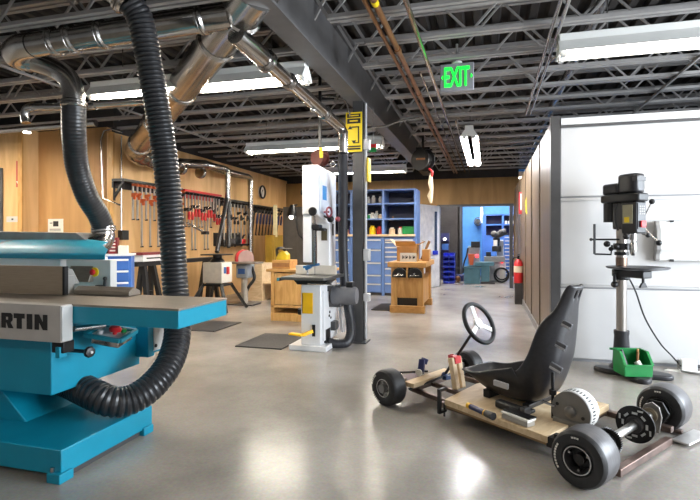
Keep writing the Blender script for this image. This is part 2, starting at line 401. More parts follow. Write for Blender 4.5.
pipe('conduit', spline([(0.56, 4.9, 2.88), (0.60, 4.78, 2.88), (0.75, 4.72, 2.88), (1.2, 4.72, 2.88), (4.5, 4.72, 2.88)], 6), 0.011, galv, 'thin bent conduit running below the joists above the white door', 'conduit')
pipe('conduit', [AY(-60, 136, 5.6), AY(96, 123, 5.6)], 0.045, galv, 'grey conduit along the top of the plywood wall by the planer', 'conduit')
pipe('conduit', [AY(120, 205, 6.26), AY(103, 198, 6.26), AY(101, 140, 6.26), AY(104, 131, 6.26), AY(112, 129, 6.26), (-5.3, 6.26, 2.84)], 0.013, galv, 'thin conduit looping down the dark plywood recess', 'conduit')
t = thing('conduit', 'vertical conduit on the plywood wall ending in a black box', 'conduit', (-5.46, 6.42, 0))
build('pipe_run', MB().cyl((0, 0, 1.35), (0, 0, 2.83), 0.012, n=10), galv, t)
build('outlet_box', MB().bx(-0.03, 0.06, -0.04, 0.10, 1.22, 1.37), black, t, bev=0.006)
pipe('conduit', spline([AY(318, 96, 5.6), AY(343, 99, 5.6), AY(349, 112, 5.62), AY(350, 116, 5.64)], 5) , 0.010, galv, 'thin conduit bending down to the yellow warning sign', 'conduit')
pipe('conduit', spline([AY(365, 128, 5.9), AY(385, 126, 5.9), AY(400, 121, 5.9), AY(420, 118, 5.9)], 5), 0.013, galv, 'thin wavy conduit crossing behind the yellow warning sign', 'conduit')
pipe('sprinkler_pipe', [(0.96, 3.62, 3.30), (0.96, 12.0, 3.30)], 0.05, galv, 'fat grey sprinkler pipe high between the joists over the white door', 'pipe', n=16)
# ---------------------------------------------------------------- steel column with conduit and warning sign
t = thing('steel_column', 'dark grey steel column beside the white bandsaw', 'column', (-1.495, 5.78, 0))
build('web', MB().bx(-0.055, 0.055, -0.006, 0.006, 0, 2.88), darkgrey, t)
for s in (-1, 1): build('flange', MB().bx(-0.06, 0.06, s * 0.075 - 0.007, s * 0.075 + 0.007, 0, 2.88), darkgrey, t)
build('base_plate', MB().bx(-0.11, 0.11, -0.12, 0.12, 0, 0.015), darkgrey, t, bev=0.003)
t = thing('conduit', 'bright upright conduit strapped to the dark steel column', 'conduit', (-1.405, 5.74, 0))
build('pipe_run', MB().cyl((0, 0, 0.05), (0, 0, 2.86), 0.016, n=10), M('conduit_bright', (200, 200, 202), 0.35, 0.3), t)
for z, h in ((0.98, 0.14), (0.50, 0.09), (2.30, 0.12)): build('junction_box', MB().bx(-0.02, 0.055, -0.05, 0.03, z, z + h), M('conduit_bright', (200, 200, 202)), t, bev=0.004)
t = thing('warning_sign', 'tall yellow and black warning sign on the steel column', 'sign', (-1.53, 5.66, 2.27))
build('plate', MB().bx(-0.1, 0.1, -0.004, 0.004, 0, 0.47), signyel, t, bev=0.002)
mk = MB()
mk.bx(-0.082, 0.082, -0.0065, -0.004, 0.405, 0.45).bx(-0.082, 0.082, -0.0065, -0.004, 0.335, 0.395)
mk.bx(0.05, 0.066, -0.0065, -0.004, 0.10, 0.30).bx(-0.03, 0.066, -0.0065, -0.004, 0.285, 0.30).bx(0.0, 0.066, -0.0065, -0.004, 0.10, 0.112)
mk.prism([(-0.075, 0.268), (-0.045, 0.31), (-0.015, 0.268)], 'y', -0.0065, -0.004).prism([(-0.03, 0.135), (0.03, 0.135), (0.0, 0.095)], 'y', -0.0065, -0.004)
mk.bx(-0.082, 0.082, -0.0065, -0.004, 0.055, 0.072).bx(-0.082, 0.082, -0.0065, -0.004, 0.025, 0.045)
build('printing', mk, ink, t, sm=0)
mk = MB().bx(-0.06, 0.06, -0.008, -0.0064, 0.422, 0.434).bx(-0.05, 0.05, -0.008, -0.0064, 0.357, 0.374)
build('reversed_printing', mk, signyel, t, sm=0)
t = thing('first_aid_tag', 'small red and green tag behind the yellow warning sign', 'tag', tuple(AY(373, 152, 6.1)))
build('red_half', MB().bx(-0.045, 0.045, -0.01, 0.01, 0.055, 0.10), redp, t); build('green_half', MB().bx(-0.045, 0.045, -0.01, 0.01, 0, 0.054), greenp, t)
build('strap', MB().cyl((0, 0, 0.10), (0, 0, 0.55), 0.004, n=6), steel, t)
build('warning_sign', MB().bx(-1.375, -1.36, 5.68, 5.82, 1.92, 2.2), signyel, label='narrow yellow sign on the side of the steel column', cat='sign')
# ================================================================ DUST DUCTS
def duct_ring(p, q, r, t):
    p, q = Vector(p), Vector(q); a = (q - p).normalized()
    return build('collar', MB().lathe([(r, -0.035), (r + 0.016, -0.022), (r + 0.016, -0.006), (r + 0.006, 0), (r + 0.016, 0.006), (r + 0.016, 0.022), (r, 0.035)], p, a, 32), galv, t, True)
A_, B_ = D(258, -12, 3.5), D(136, 149, 7.4)
t = thing('main_duct', 'largest silver dust duct slanting back to the plywood wall', 'duct', (A_.x, A_.y, A_.z - 0.2))
build('pipe_run', MB().tube([A_, B_], [0.165, 0.15], 32), galv, t, True)
for f in (0.075, 0.19, 0.44, 0.7, 0.93):
    duct_ring(A_.lerp(B_, f), B_, 0.166 - 0.014 * f, t)
build('elbow', MB().tube(spline([B_, B_ + (B_ - A_).normalized() * 0.12 + Vector((0.02, 0.02, -0.04)), Vector((-5.2, 6.62, 2.50)), Vector((-5.2, 6.95, 2.48))], 5), [0.15] * 5 + [0.14] * 5 + [0.12] * 6, 24), galv, t, True)
# crossing duct, elbow, drop to the planer
C_, E_ = D(232, 15, 3.72), D(34, 45, 4.18)
t = thing('branch_duct', 'silver duct crossing level under the joists to the planer hose', 'duct', (C_.x, C_.y, C_.z - 0.1))
build('pipe_run', MB().tube([C_, E_], 0.098, 28), galv, t, True)
for f in (0.13, 0.62, 0.78, 0.88): duct_ring(C_.lerp(E_, f), E_, 0.099, t)
dn = [E_, D(22, 47, 4.23), D(15, 52, 4.33), D(18, 57, 4.42), D(30, 60, 4.48)]
build('elbow', MB().tube(spline(dn, 6), 0.105, 24), galv, t, True)
dr = [D(30, 60, 4.48), D(50, 67, 4.5), D(62, 73, 4.5), D(70, 82, 4.5), D(73.5, 94, 4.5), D(74, 104, 4.5)]
build('drop_pipe', MB().tube(spline(dr, 6), 0.092, 24), galv, t, True)
duct_ring(dr[0], dr[1], 0.094, t); duct_ring(dr[-1], dr[-1] + Vector((0, 0, -1)), 0.096, t)
# small branch to the bandsaw
a, b = D(236, 34, 3.75), D(340, 127, 5.45)
t = thing('branch_duct', 'thin silver duct slanting down to the bandsaw hose', 'duct', (a.x, a.y, a.z - 0.1))
build('pipe_run', MB().tube([a, a.lerp(b, 0.22), a.lerp(b, 0.25), b, b + Vector((0.03, 0.02, -0.06)), D(343, 140, 5.5), D(343, 153, 5.5)], [0.078, 0.078, 0.06, 0.06, 0.058, 0.056, 0.056], 20), galv, t, True)
for f in (0.22, 0.42, 0.8): duct_ring(a.lerp(b, f), b, 0.061 if f > 0.3 else 0.078, t)
build('drain_cap', MB().sph(D(313, 110, 4.78), 0.03), steel, t, True)
HB = D(343, 153, 5.5)
# small low duct at the frame's edge
t = thing('branch_duct', 'small silver pipe with elbow running low beside the near plywood wall', 'duct', tuple(AY(60, 108, 4.15)))
build('pipe_run', MB().tube([AY(96, 106, 4.15), AY(33, 107, 4.15)], 0.038, 18), galv, t, True)
build('pipe_run', MB().tube([AY(150, 100, 4.15), AY(96, 104, 4.15)], 0.042, 18), galv, t, True)
build('elbow', MB().tube(spline([AY(33, 107, 4.15), AY(27, 109, 4.15), AY(25, 116, 4.15), AY(26, 123, 4.15)], 5), 0.045, 16), steel, t, True)
# wall duct with its drops
t = thing('wall_duct', 'silver duct along the plywood wall above the clamp racks', 'duct', (-5.25, 8.5, 2.3))
Q = lambda px, py: AX(px, py, -5.2)
build('pipe_run', MB().tube([Vector((-5.2, 6.95, 2.48)), Q(205, 164.5), Q(228, 172.5), Q(244, 176)], [0.10, 0.085, 0.075, 0.07], 20), galv, t, True)
e2 = Q(250.5, 185)
build('elbow', MB().tube(spline([Q(244, 176), Q(248, 177), Q(250.3, 180), e2], 5), 0.066, 16), galv, t, True)
build('drop_pipe', MB().cyl(e2, Vector((e2.x, e2.y, 0.75)), 0.06), galv, t, True)
e1 = AX(227.5, 190, -5.02)
build('drop_pipe', MB().tube(spline([Q(205, 164.5), AX(217, 167, -5.05), AX(225, 169, -5.02), AX(227.3, 173, -5.02), e1], 5), 0.058, 16), galv, t, True)
build('drop_pipe', MB().cyl(e1, AX(228, 202, -5.02), 0.056), galv, t, True)
for y in (7.6, 8.2): duct_ring((-5.2, y, 2.475), (-5.2, y + 1, 2.47), 0.094, t)
def ribbed(pts, r, pitch, n=24, depth=0.88, taper=None):
    path = resample(spline(pts, 24), pitch / 3)
    rad = [r if i % 3 != 2 else r * depth for i in range(len(path))]
    return MB().tube(path, rad, n)
for i, (p, w) in enumerate(((AX(226.8, 199, -5.02), AX(217, 252, -4.75)), (AX(228.6, 202, -5.0), AX(228.6, 248, -4.8)))):
    build('dust_hose', ribbed([p, p.lerp(w, 0.5), w], 0.042, 0.05, 12), hoseb, label=('black flexible hose falling from the wall duct, the one leaning towards the sander' if i == 0 else 'black flexible hose falling straight from the wall duct pipe'), cat='hose')
# the two big flexible hoses
H1 = [D(131, 4, 3.42), D(141, 22, 3.46), D(149, 62, 3.52), D(161, 130, 3.6), D(167, 175, 3.62), D(172, 230, 3.6), D(174.5, 275, 3.56), D(177, 310, 3.5), D(177, 338, 3.40), D(169, 364, 3.26), D(152, 386, 3.12), D(130, 400, 3.02), D(110, 401, 2.97), D(93, 394, 2.99), D(76, 386, 3.10), D(60, 380, 3.25)]
t = thing('dust_hose', 'big black ribbed hose looping down from the ceiling under the teal jointer', 'hose', (H1[7].x, H1[7].y, 0.25))
build('hose_body', ribbed(H1, 0.091, 0.031, 28, 0.91), hoseb, t, True, sm=28)
build('duct_end', MB().tube([D(112, -14, 3.4), D(124, -3, 3.41), D(130, 3, 3.42)], 0.10, 28), galv, t, True)
duct_ring(D(126, -1, 3.41), D(131, 4, 3.42), 0.1, t)
build('clamp_band', MB().lathe([(0.094, -0.012), (0.099, -0.012), (0.099, 0.012), (0.094, 0.012)], H1[7] + Vector((0, 0, 0.04)), (0, 0, 1), 28), blackm, t, True)
H2 = [D(74, 104, 4.5), D(74, 130, 4.55), D(77, 165, 4.7), D(87, 196, 4.85), D(98, 214, 5.0), D(103.5, 228, 5.1)]
t = thing('dust_hose', 'smooth black hose curving down to the teal planer hood', 'hose', (H2[-1].x, H2[-1].y, H2[-1].z))
build('hose_body', ribbed(H2, 0.105, 0.03, 24, 0.96), hoseb, t, True, sm=60)
build('elbow', MB().tube(spline([D(103.5, 229, 5.1), D(104.5, 237, 5.1), D(101, 243, 5.05), D(92, 247, 5.0)], 6), 0.10, 24), galv, t, True)
duct_ring(D(103.5, 229, 5.1), D(104.5, 237, 5.1), 0.104, t)
H3 = [HB, AY(343, 200, 5.5), AY(343, 250, 5.64), AY(345, 288, 5.68), AY(349, 313, 5.64), AY(351, 331, 5.56), AY(347, 342, 5.47), AY(337, 344, 5.41), AY(327, 342, 5.37)]
build('dust_hose', ribbed(H3, 0.056, 0.03, 18, 0.96), M('hose_dark_grey', (46, 46, 50), 0.4, 0, 0.08), sm=60, label='dark grey hose from the ceiling duct to the foot of the white bandsaw', cat='hose')
# hanging things
t = thing('cord_reel', 'black cord reel hanging under the ceiling near the rear wall', 'cord reel', tuple(D(423, 170, 8.6)))
R0 = D(423, 160, 8.6)
reelb = M('reel_black', (16, 16, 16), 0.8)
build('drum', MB().lathe([(0.05, -0.09), (0.19, -0.09), (0.19, -0.075), (0.13, -0.07), (0.13, 0.07), (0.19, 0.075), (0.19, 0.09), (0.05, 0.09)], R0, (0.5, 0.86, 0), 28), reelb, t, True)
build('bracket', MB().bar(R0 + Vector((0, 0, 0.2)), R0 + Vector((0, 0, 1.7)), 0.02).bar(R0 + Vector((-0.12, 0, 0.2)), R0 + Vector((0.12, 0, 0.2)), 0.02), blackm, t, True)
build('label_plate', MB().bx(R0.x - 0.09, R0.x + 0.06, R0.y - 0.215, R0.y - 0.205, R0.z - 0.03, R0.z + 0.0), copper, t, True)
build('cord', MB().tube(spline([R0 + Vector((0.1, 0, -0.15)), R0 + Vector((0.16, 0, -0.22)), D(431, 178, 8.6)], 5), 0.018, 8), redp, t, True)
build('cord_stop', MB().tube([D(431, 173, 8.6), D(430.5, 183, 8.6), D(431.5, 190, 8.6), D(430, 196, 8.6), D(431, 203, 8.6)], [0.02, 0.045, 0.03, 0.05, 0.02], 10), M('cream_cord', (214, 200, 170), 0.6), t, True)
R1 = D(320, 158, 5.9)
t = thing('cord_reel', 'rust-red cord reel under the joists above the bandsaw head', 'cord reel', tuple(R1 - Vector((0, 0, 0.1))))
build('drum', MB().lathe([(0.03, -0.06), (0.095, -0.06), (0.095, -0.05), (0.07, -0.045), (0.07, 0.045), (0.095, 0.05), (0.095, 0.06), (0.03, 0.06)], R1, (0.3, 0.95, 0), 24), M('rust_red', (84, 34, 26), 0.5), t, True)
build('bracket', MB().bar(R1 + Vector((0, 0, 0.05)), R1 + Vector((0, 0, 1.0)), 0.015), blackm, t, True)
build('hook', MB().torus(R1 + Vector((0.16, 0, -0.08)), (0, 1, 0), 0.03, 0.008), steel, t, True)
build('label_plate', MB().bx(R1.x + 0.04, R1.x + 0.08, R1.y - 0.13, R1.y - 0.12, R1.z - 0.02, R1.z + 0.1), signyel, t, True)
# ================================================================ TEAL JOINTER (near machine)
t = thing('jointer', 'teal jointer machine with long iron table, nearest machine in the shop', 'machine', (-2.9, 2.4, 0))
TZ = 0.89
build('table', MB().bx(-5.2, -1.515, 2.19, 2.67, TZ - 0.104, TZ - 0.012), teal, t, True, bev=0.004)
build('table_top', MB().bx(-5.2, -1.513, 2.188, 2.672, TZ - 0.012, TZ), castiron, t, True, bev=0.002)
bd = MB().prism([(2.235, 0.36), (2.97, 0.36), (2.97, 0.62), (2.62, 0.80), (2.235, 0.80)], 'x', -4.9, -2.37)
build('body', bd, teal, t, True, bev=0.006)
# pedestal that flares onto the base
pd = MB().prism([(-4.6, 0.16), (-2.62, 0.16), (-2.85, 0.37), (-4.5, 0.37)], 'y', 2.30, 2.93)
build('pedestal', pd, teal, t, True, bev=0.006)
build('base', MB().bx(-4.9, -2.10, 2.04, 2.75, 0.035, 0.165), teal, t, True, bev=0.005)
for y in (2.06, 2.70):
    f = build('foot', MB().bx(-2.17, -2.085, y - 0.045, y + 0.045, 0.0, 0.05), teal, t, True, bev=0.004)
    build('leveling_bolt', MB().cyl((-2.15, y - 0.025, 0.05), (-2.15, y - 0.025, 0.075), 0.012, n=6), steel, f, True)
build('skirt', MB().bx(-4.85, -2.12, 2.10, 2.68, 0.0, 0.04), darkgrey, t, True)
fe = build('fence', MB().bx(-5.2, -2.56, 2.50, 2.52, TZ + 0.003, TZ + 0.182), fenceal, t, True, bev=0.002)
build('fence_end', MB().bx(-2.562, -2.545, 2.497, 2.525, TZ + 0.003, TZ + 0.182), blackm, fe, True)
build('fence_bracket', MB().bx(-2.75, -2.57, 2.525, 2.60, TZ + 0.002, TZ + 0.12).prism([(2.53, TZ + 0.06), (2.66, TZ + 0.06), (2.6, TZ + 0.16), (2.53, TZ + 0.17)], 'x', -2.62, -2.585), midgrey, fe, True, bev=0.005)
gu = build('cutter_guard', MB().prism([(2.56, TZ + 0.003), (2.665, TZ + 0.003), (2.66, TZ + 0.03), (2.60, TZ + 0.055), (2.56, TZ + 0.03)], 'x', -2.54, -2.12), castiron, t, True, bev=0.003)
# outboard plate with lettering
pl = build('name_plate', MB().bx(-3.6, -2.178, 2.112, 2.186, 0.694, 0.892), M('plate_aluminium', (184, 178, 172), 0.4, 0.15, 0.03, 10), t, True, bev=0.003)
U = 0.0067; lt = MB(); lx = AY(47.5, 320, 2.112).x; lz = 0.757; lh = 0.0825
def glyph(polys, x):
    for p_ in polys: lt.prism([(x + u * U, lz + v * lh) for (u, v) in p_], 'y', 2.1085, 2.1125)
R_ = lambda a, b, c, d: [(a, c), (b, c), (b, d), (a, d)]
glyph([R_(0, 4.3, 0, 1), R_(8.4, 12.6, 0, 1), [(3.6, 1), (4.3, 1), (9, 0), (8.4, 0), (3.6, 0.62)], [(4.3, 1), (9, 0.38), (9, 0), (8.4, 0)]], lx - 12.6 * U)
glyph([R_(0, 5.4, 0, 1)], lx - 20.6 * U)
glyph([R_(0, 11, 0.68, 1), R_(3.1, 8, 0, 0.7)], lx - 34 * U)
glyph([R_(0, 4.4, 0, 1), R_(4.4, 8.6, 0.74, 1), [(7.2, 1), (9.6, 1), (11.4, 0.88), (11.4, 0.52), (9.6, 0.38), (7.2, 0.38)], R_(4.4, 7.3, 0.36, 0.55), [(5.0, 0.42), (9.0, 0.42), (12.4, 0), (7.4, 0)]], lx - 47 * U)
glyph([[(0, 0), (4.6, 1), (9.6, 1), (14, 0), (9.4, 0), (7.1, 0.62), (4.6, 0)]], lx - 62.5 * U)
glyph([R_(0, 4.4, 0, 1), R_(11.6, 16, 0, 1), [(2.5, 1), (4.4, 1), (8, 0.5), (8, 0)], [(13.5, 1), (11.6, 1), (8, 0.5), (8, 0)]], lx - 80 * U)
build('lettering', lt, ink, pl, True, sm=0)
build('end_cap', MB().bx(-2.178, -2.170, 2.114, 2.184, 0.70, 0.886), greyp, pl, True, bev=0.003)
# bracket, rod and knob under the table
br = build('side_bracket', MB().bx(-2.29, -2.21, 2.16, 2.235, 0.625, 0.685), blackm, t, True, bev=0.004)
build('bracket_lug', MB().bx(-2.255, -2.225, 2.15, 2.20, 0.60, 0.66), teal, br, True, bev=0.003)
build('clamp_rod', MB().cyl(D(74, 329, 2.78), D(104, 325.5, 2.95), 0.017, n=14), steel, br, True)
kc = D(87.6, 351.7, 2.85)
kb = build('star_knob', MB().cyl(kc - Vector((0.16, 0, 0)), kc, 0.011, n=10).lathe([(0.012, 0), (0.030, 0.004), (0.034, 0.018), (0.028, 0.03), (0.01, 0.034)], kc, (1, -0.2, 0), 9), black, t, True)
build('cap', MB().cyl(kc + Vector((0.033, -0.006, 0)), kc + Vector((0.038, -0.007, 0)), 0.008), greyp, kb, True)  # pale disc standing in for the highlight on the knob
# control tray hung under the table edge
tl, tn, trr = D(84, 335, 2.9), D(119, 341, 2.9), D(137, 331, 3.12)
tu, tv = (tn - tl), (trr - tn); tw = tu.normalized().cross(tv.normalized()).normalized(); tc_ = (tl + trr) / 2
hu, hv = tu.length / 2, tv.length / 2; tu.normalize(); tv = (tv - tu * tv.dot(tu)).normalized()
tr = MB()
for (cu_, cv_, a_, b_) in ((0, -hv, hu, 0.012), (0, hv, hu, 0.012), (-hu, 0, 0.012, hv), (hu, 0, 0.012, hv)): tr.ob(tc_ + tu * cu_ + tv * cv_, tu, tv, tw, a_, b_, 0.012)
ty = build('control_tray', tr, M('teal_dark_edge', (14, 120, 138), 0.4), t, True, bev=0.002)
build('control_plate', MB().ob(tc_ - tw * 0.008, tu, tv, tw, hu, hv, 0.003), greyp, ty, True)
build('control_box', MB().ob(tc_ - tw * 0.035 + tv * 0.02, tu, tv, tw, hu * 0.8, hv * 0.85, 0.026), steel, ty, True, bev=0.006)
bc = tc_ + tu * 0.02
build('stop_button', MB().lathe([(0.012, -0.004), (0.012, 0.012), (0.034, 0.016), (0.037, 0.03), (0.026, 0.044), (0.0, 0.047)], bc, tw, 20), redp, ty, True)
for i, (du, dv, mm) in enumerate(((-0.05, -0.04, greyp), (0.05, 0.05, greenp), (-0.03, 0.06, greyp))): build('push_button', MB().cyl(tc_ + tu * du + tv * dv, tc_ + tu * du + tv * dv + tw * 0.02, 0.016), mm, ty, True)
bxp = build('electrical_box', MB().bx(-2.44, -2.27, 2.93, 3.0, 0.42, 0.79).bx(-2.44, -2.27, 3.0, 3.14, 0.44, 0.68), teal, t, True, bev=0.005)
build('door_panel', MB().bx(-2.272, -2.262, 2.985, 3.13, 0.455, 0.665), greyp, bxp, True, bev=0.003)
build('lock', MB().cyl((-2.262, 3.0, 0.49), (-2.256, 3.0, 0.49), 0.012), blackm, bxp, True)
build('vent_block', MB().bx(-2.42, -2.27, 3.0, 3.1, 0.68, 0.77), black, bxp, True, bev=0.01)
# ================================================================ TEAL PLANER behind
t = thing('thickness_planer', 'teal thickness planer with curved hood standing behind the jointer', 'machine', (-4.0, 4.0, 0))
prof = [(3.66, 1.06), (3.66, 1.105), (3.70, 1.15), (3.76, 1.182), (3.84, 1.212), (3.93, 1.228), (4.05, 1.236), (4.3, 1.236), (4.3, 1.06)]
hm = MB(); hk = [(3.66, AY(105, 250, 3.66).x), (3.78, AY(104, 250, 3.78).x), (3.93, AY(98, 250, 3.93).x), (4.05, AY(90, 250, 4.05).x), (4.3, AY(88, 250, 4.3).x)]
hx = lambda y: min(hk, key=lambda q: abs(q[0] - y))[1]
hm.rings([[hm.bm.verts.new((-5.3, y, z)) for (y, z) in prof], [hm.bm.verts.new((hx(y), y, z)) for (y, z) in prof]])
hd = build('hood', hm, teal, t, True, bev=0.006, sm=30)
build('hood_strip', MB().bx(-5.3, hk[0][1] + 0.003, 3.652, 3.662, 1.058, 1.10), teal, hd, True, bev=0.003)
build('top_plate', MB().prism([(-5.3, 1.23), (AY(88, 250, 4.05).x, 1.23), (AY(78, 250, 4.05).x, 1.305), (-5.3, 1.325)], 'y', 4.02, 4.28), M('top_plate_grey', (150, 146, 142), 0.5), t, True, bev=0.006)
build('hood_cap', MB().prism(prof, 'x', -4.72, -4.64), black, hd, True)
build('body', MB().bx(-5.3, AY(108, 280, 4.3).x, 3.70, 4.3, 0.06, 1.055), whitem, t, True, bev=0.008)
build('base', MB().bx(-5.3, AY(108, 280, 4.3).x - 0.04, 3.74, 4.26, 0.0, 0.06), darkgrey, t, True)
cp = build('control_panel', MB().bx(AY(66, 270, 3.64).x, AY(110.5, 270, 3.64).x, 3.64, 3.72, 0.72, 1.055), greyp, t, True, bev=0.006)
e = AY(95, 272, 3.64)
es = build('emergency_stop', MB().cyl(e, e + Vector((0, -0.01, 0)), 0.042, n=28), signyel, cp, True)
build('stop_button', MB().lathe([(0.014, 0.01), (0.014, 0.02), (0.026, 0.024), (0.027, 0.035), (0.018, 0.043), (0.0, 0.045)], e, (0, -1, 0), 20), redp, es, True)
build('lever', MB().cyl(AY(104, 289, 3.62), AY(105, 279, 3.62), 0.012).sph(AY(105, 278.5, 3.62), 0.018).bx(AY(97, 290, 3.62).x, AY(102, 290, 3.62).x, 3.6, 3.64, AY(97, 291, 3.62).z, AY(97, 285, 3.62).z), black, cp, True)
build('chip_deflector', MB().prism([(3.58, 0.86), (3.7, 0.86), (3.7, 1.0), (3.64, 1.0)], 'x', AY(67, 280, 3.6).x, AY(90, 280, 3.6).x), castiron, t, True, bev=0.004)
# ---------------------------------------------------------------- tool chest beside it
a = AY(111, 255, 5.0); b = AY(126, 292, 5.0)
t = thing('tool_chest', 'blue tool chest with white drawer fronts behind the teal jointer', 'drawer chest', (a.x - 0.02, 5.15, 0), radians(34))
cw = 0.19
build('body', MB().bx(-cw, cw - 0.03, -0.15, 0.25, 0.0, 1.03), bluep, t, bev=0.006)
build('top', MB().bx(-cw, cw - 0.01, -0.17, 0.25, 1.03, 1.055), white, t, bev=0.004)
for k in range(5):
    z = 0.99 - k * 0.14
    d = build('drawer', MB().bx(-cw + 0.02, cw - 0.06, -0.165, -0.15, z - 0.115, z), bluep, t, bev=0.003)
    build('handle', MB().bx(-cw + 0.02, cw - 0.06, -0.185, -0.165, z - 0.018, z + 0.006), white, d, bev=0.003)
k_ = 0
for (px, py, w, h, mt_, nm, lb) in ((106, 252, .045, .17, blackm, 'cardboard_carton', 'black and red carton standing on the blue tool chest'), (114, 255, .05, .2, M('carton_red', (120, 26, 30), 0.5, 0, 0.2, 30), 'cardboard_carton', 'dark red carton with pale marks on the blue tool chest'), (123.5, 259, .05, .10, paperm, 'cardboard_carton', 'small white carton at the end of the blue tool chest')):
    p = AY(px, py, 5.16)
    c = thing(nm, lb, 'carton', (p.x, 5.16, 1.056), radians(34))
    build('body', MB().bx(-w, w, -0.1, 0.1, 0, h), mt_, c, bev=0.003)
    if k_ < 2:
        st = MB()
        for q in range(4): st.bx(-w * 0.7 + 0.02 * (q % 2), w * 0.55, -0.103, -0.1, h * (0.15 + 0.2 * q), h * (0.15 + 0.2 * q) + 0.018)
        build('printing', st, redp if k_ == 0 else paperm, c, sm=0)
    k_ += 1
# ================================================================ FLOOR MATS
build('floor_mat', MB().bx(-2.80, -2.22, 5.12, 5.92, 0, 0.014), matm, bev=0.005, label='black rubber mat in front of the white bandsaw', cat='mat')
build('floor_mat', MB().bx(-4.3, -3.5, 5.85, 6.6, 0, 0.014), matm, bev=0.005, label='black rubber mat on the floor just past the end of the teal jointer table', cat='mat')
build('floor_mat', MB().bx(-1.95, -1.62, 8.35, 9.2, 0, 0.014), matm, bev=0.005, label='black rubber mat beside the wooden workbench with the cardboard sign', cat='mat')
# ================================================================ WALL SIGNS AND SMALL FITTINGS
def wall_card(name, px0, py0, px1, py1, Y, mat, label, marks, mcol, cat):
    a, b = AY(px0, py0, Y), AY(px1, py1, Y); w, h = abs(b.x - a.x) / 2, abs(a.z - b.z)
    c = thing(name, label, cat, ((a.x + b.x) / 2, Y, min(a.z, b.z)))
    build('plate', MB().bx(-w, w, 0, 0.006, 0, h), mat, c)
    m = MB()
    for (x0, x1, z0, z1) in marks: m.bx(-w + 2 * w * x0, -w + 2 * w * x1, -0.002, 0, h * z0, h * z1)
    build('printing', m, mcol, c, sm=0)
    return c
# the fire extinguisher sign: red with a white arrow stripe
s = wall_card('extinguisher_sign', 16.2, 161, 21.6, 187, 5.994, M('sign_red', (186, 52, 60), 0.5), 'red vertical arrow sign on the plywood wall above the teal planer', [(0.3, 0.7, 0.18, 0.9)], paperm, 'sign')
build('arrow_tip', MB().prism([(-0.05, 0.09), (0.05, 0.09), (0, 0.02)], 'y', -0.003, 0.0), paperm, s, sm=0)
wall_card('switch_plate', 6.5, 216.5, 18.5, 222, 5.994, greyp, 'grey switch plate low on the plywood wall near the dark door edge', [(0.42, 0.58, 0.35, 0.65)], darkgrey, 'switch')
wall_card('paper_notice', 48, 219, 63, 234, 6.294, paperm, 'white paper notice with a dark picture on the dark plywood recess', [(0.35, 0.7, 0.5, 0.85), (0.12, 0.3, 0.7, 0.75), (0.12, 0.85, 0.3, 0.34), (0.12, 0.85, 0.2, 0.23)], ink, 'notice')
dd = thing('door_2', None, None, (-7.55, 5.99, 0)); dd['kind'] = 'structure'
build('door_leaf', MB().bx(-0.55, AY(2.5, 200, 5.98).x + 7.55, -0.03, 0.0, 0, AY(1, 168, 5.97).z), darkgrey, dd, bev=0.004)
build('track_light', MB().cyl(AY(27, 133, 5.62), AY(27, 129.5, 5.62), 0.05, 0.04), lamp_s, label='small lit lamp at the top of the near plywood wall', cat='lamp')
# arrow sign on partition end of rear opening
wall_card('extinguisher_sign', 518.6, 192, 523.8, 214, 10.3, M('sign_red', (186, 52, 60)), 'red and white arrow sign jutting from the partition beside the rear doorway', [(0.3, 0.7, 0.18, 0.92)], paperm, 'sign')
build('sign_bracket', MB().bx(AY(523.5, 200, 10.3).x, 0.64, 10.30, 10.306, 1.85, 1.95), M('sign_red', (186, 52, 60)), bpy.data.objects['extinguisher_sign.001'], True)
build('sticker', MB().prism([(8.9, 1.66), (9.15, 1.70), (9.25, 1.9), (9.05, 1.95), (9.02, 1.8)], 'x', 0.634, 0.641), signyel, sm=0, label='small yellow-green sticker on the partition wall', cat='sticker')
# fire extinguisher
p = Vector((0.555, 9.9, 0))
t = thing('fire_extinguisher', 'red fire extinguisher hanging on the partition by the rear doorway', 'fire extinguisher', (0.555, 9.9, 0.40))
build('cylinder', MB().lathe([(0.0, 0), (0.075, 0), (0.082, 0.02), (0.082, 0.36), (0.06, 0.42), (0.03, 0.45), (0.0, 0.45)], (0, 0, 0)), redp, t)
build('label_band', MB().lathe([(0.0825, 0.2), (0.084, 0.2), (0.084, 0.32), (0.0825, 0.32)], (0, 0, 0)), M('label_cream', (214, 196, 168), 0.5), t)
build('valve', MB().cyl((0, 0, 0.45), (0, 0, 0.5), 0.022).bx(-0.02, 0.02, -0.1, 0.03, 0.5, 0.52).bx(-0.02, 0.02, -0.09, 0.03, 0.53, 0.545), blackm, t)
build('hose', MB().tube(spline([(0, 0.03, 0.48), (-0.09, 0.05, 0.46), (-0.10, 0.05, 0.3), (-0.095, 0.05, 0.12)], 5), 0.012, 8), black, t)
build('stand', MB().bx(0.49, 0.63, 9.82, 9.98, 0, 0.40), darkwall, bev=0.004, label='dark block under the red fire extinguisher', cat='stand')
# wall clock
c = AX(262, 192, -5.47)
t = thing('wall_clock', 'round black-rimmed clock high on the plywood wall', 'clock', tuple(c))
build('rim', MB().torus((0.02, 0, 0), (1, 0, 0), 0.15, 0.022), black, t)
build('face', MB().lathe([(0, 0), (0.15, 0), (0.15, 0.02), (0, 0.02)], (-0.03, 0, 0), (1, 0, 0)), paperm, t)
build('hand', MB().bar((0, 0, 0), (0, 0.05, 0.06), 0.006).bar((0, 0, 0), (0, -0.02, -0.11), 0.005), ink, t)
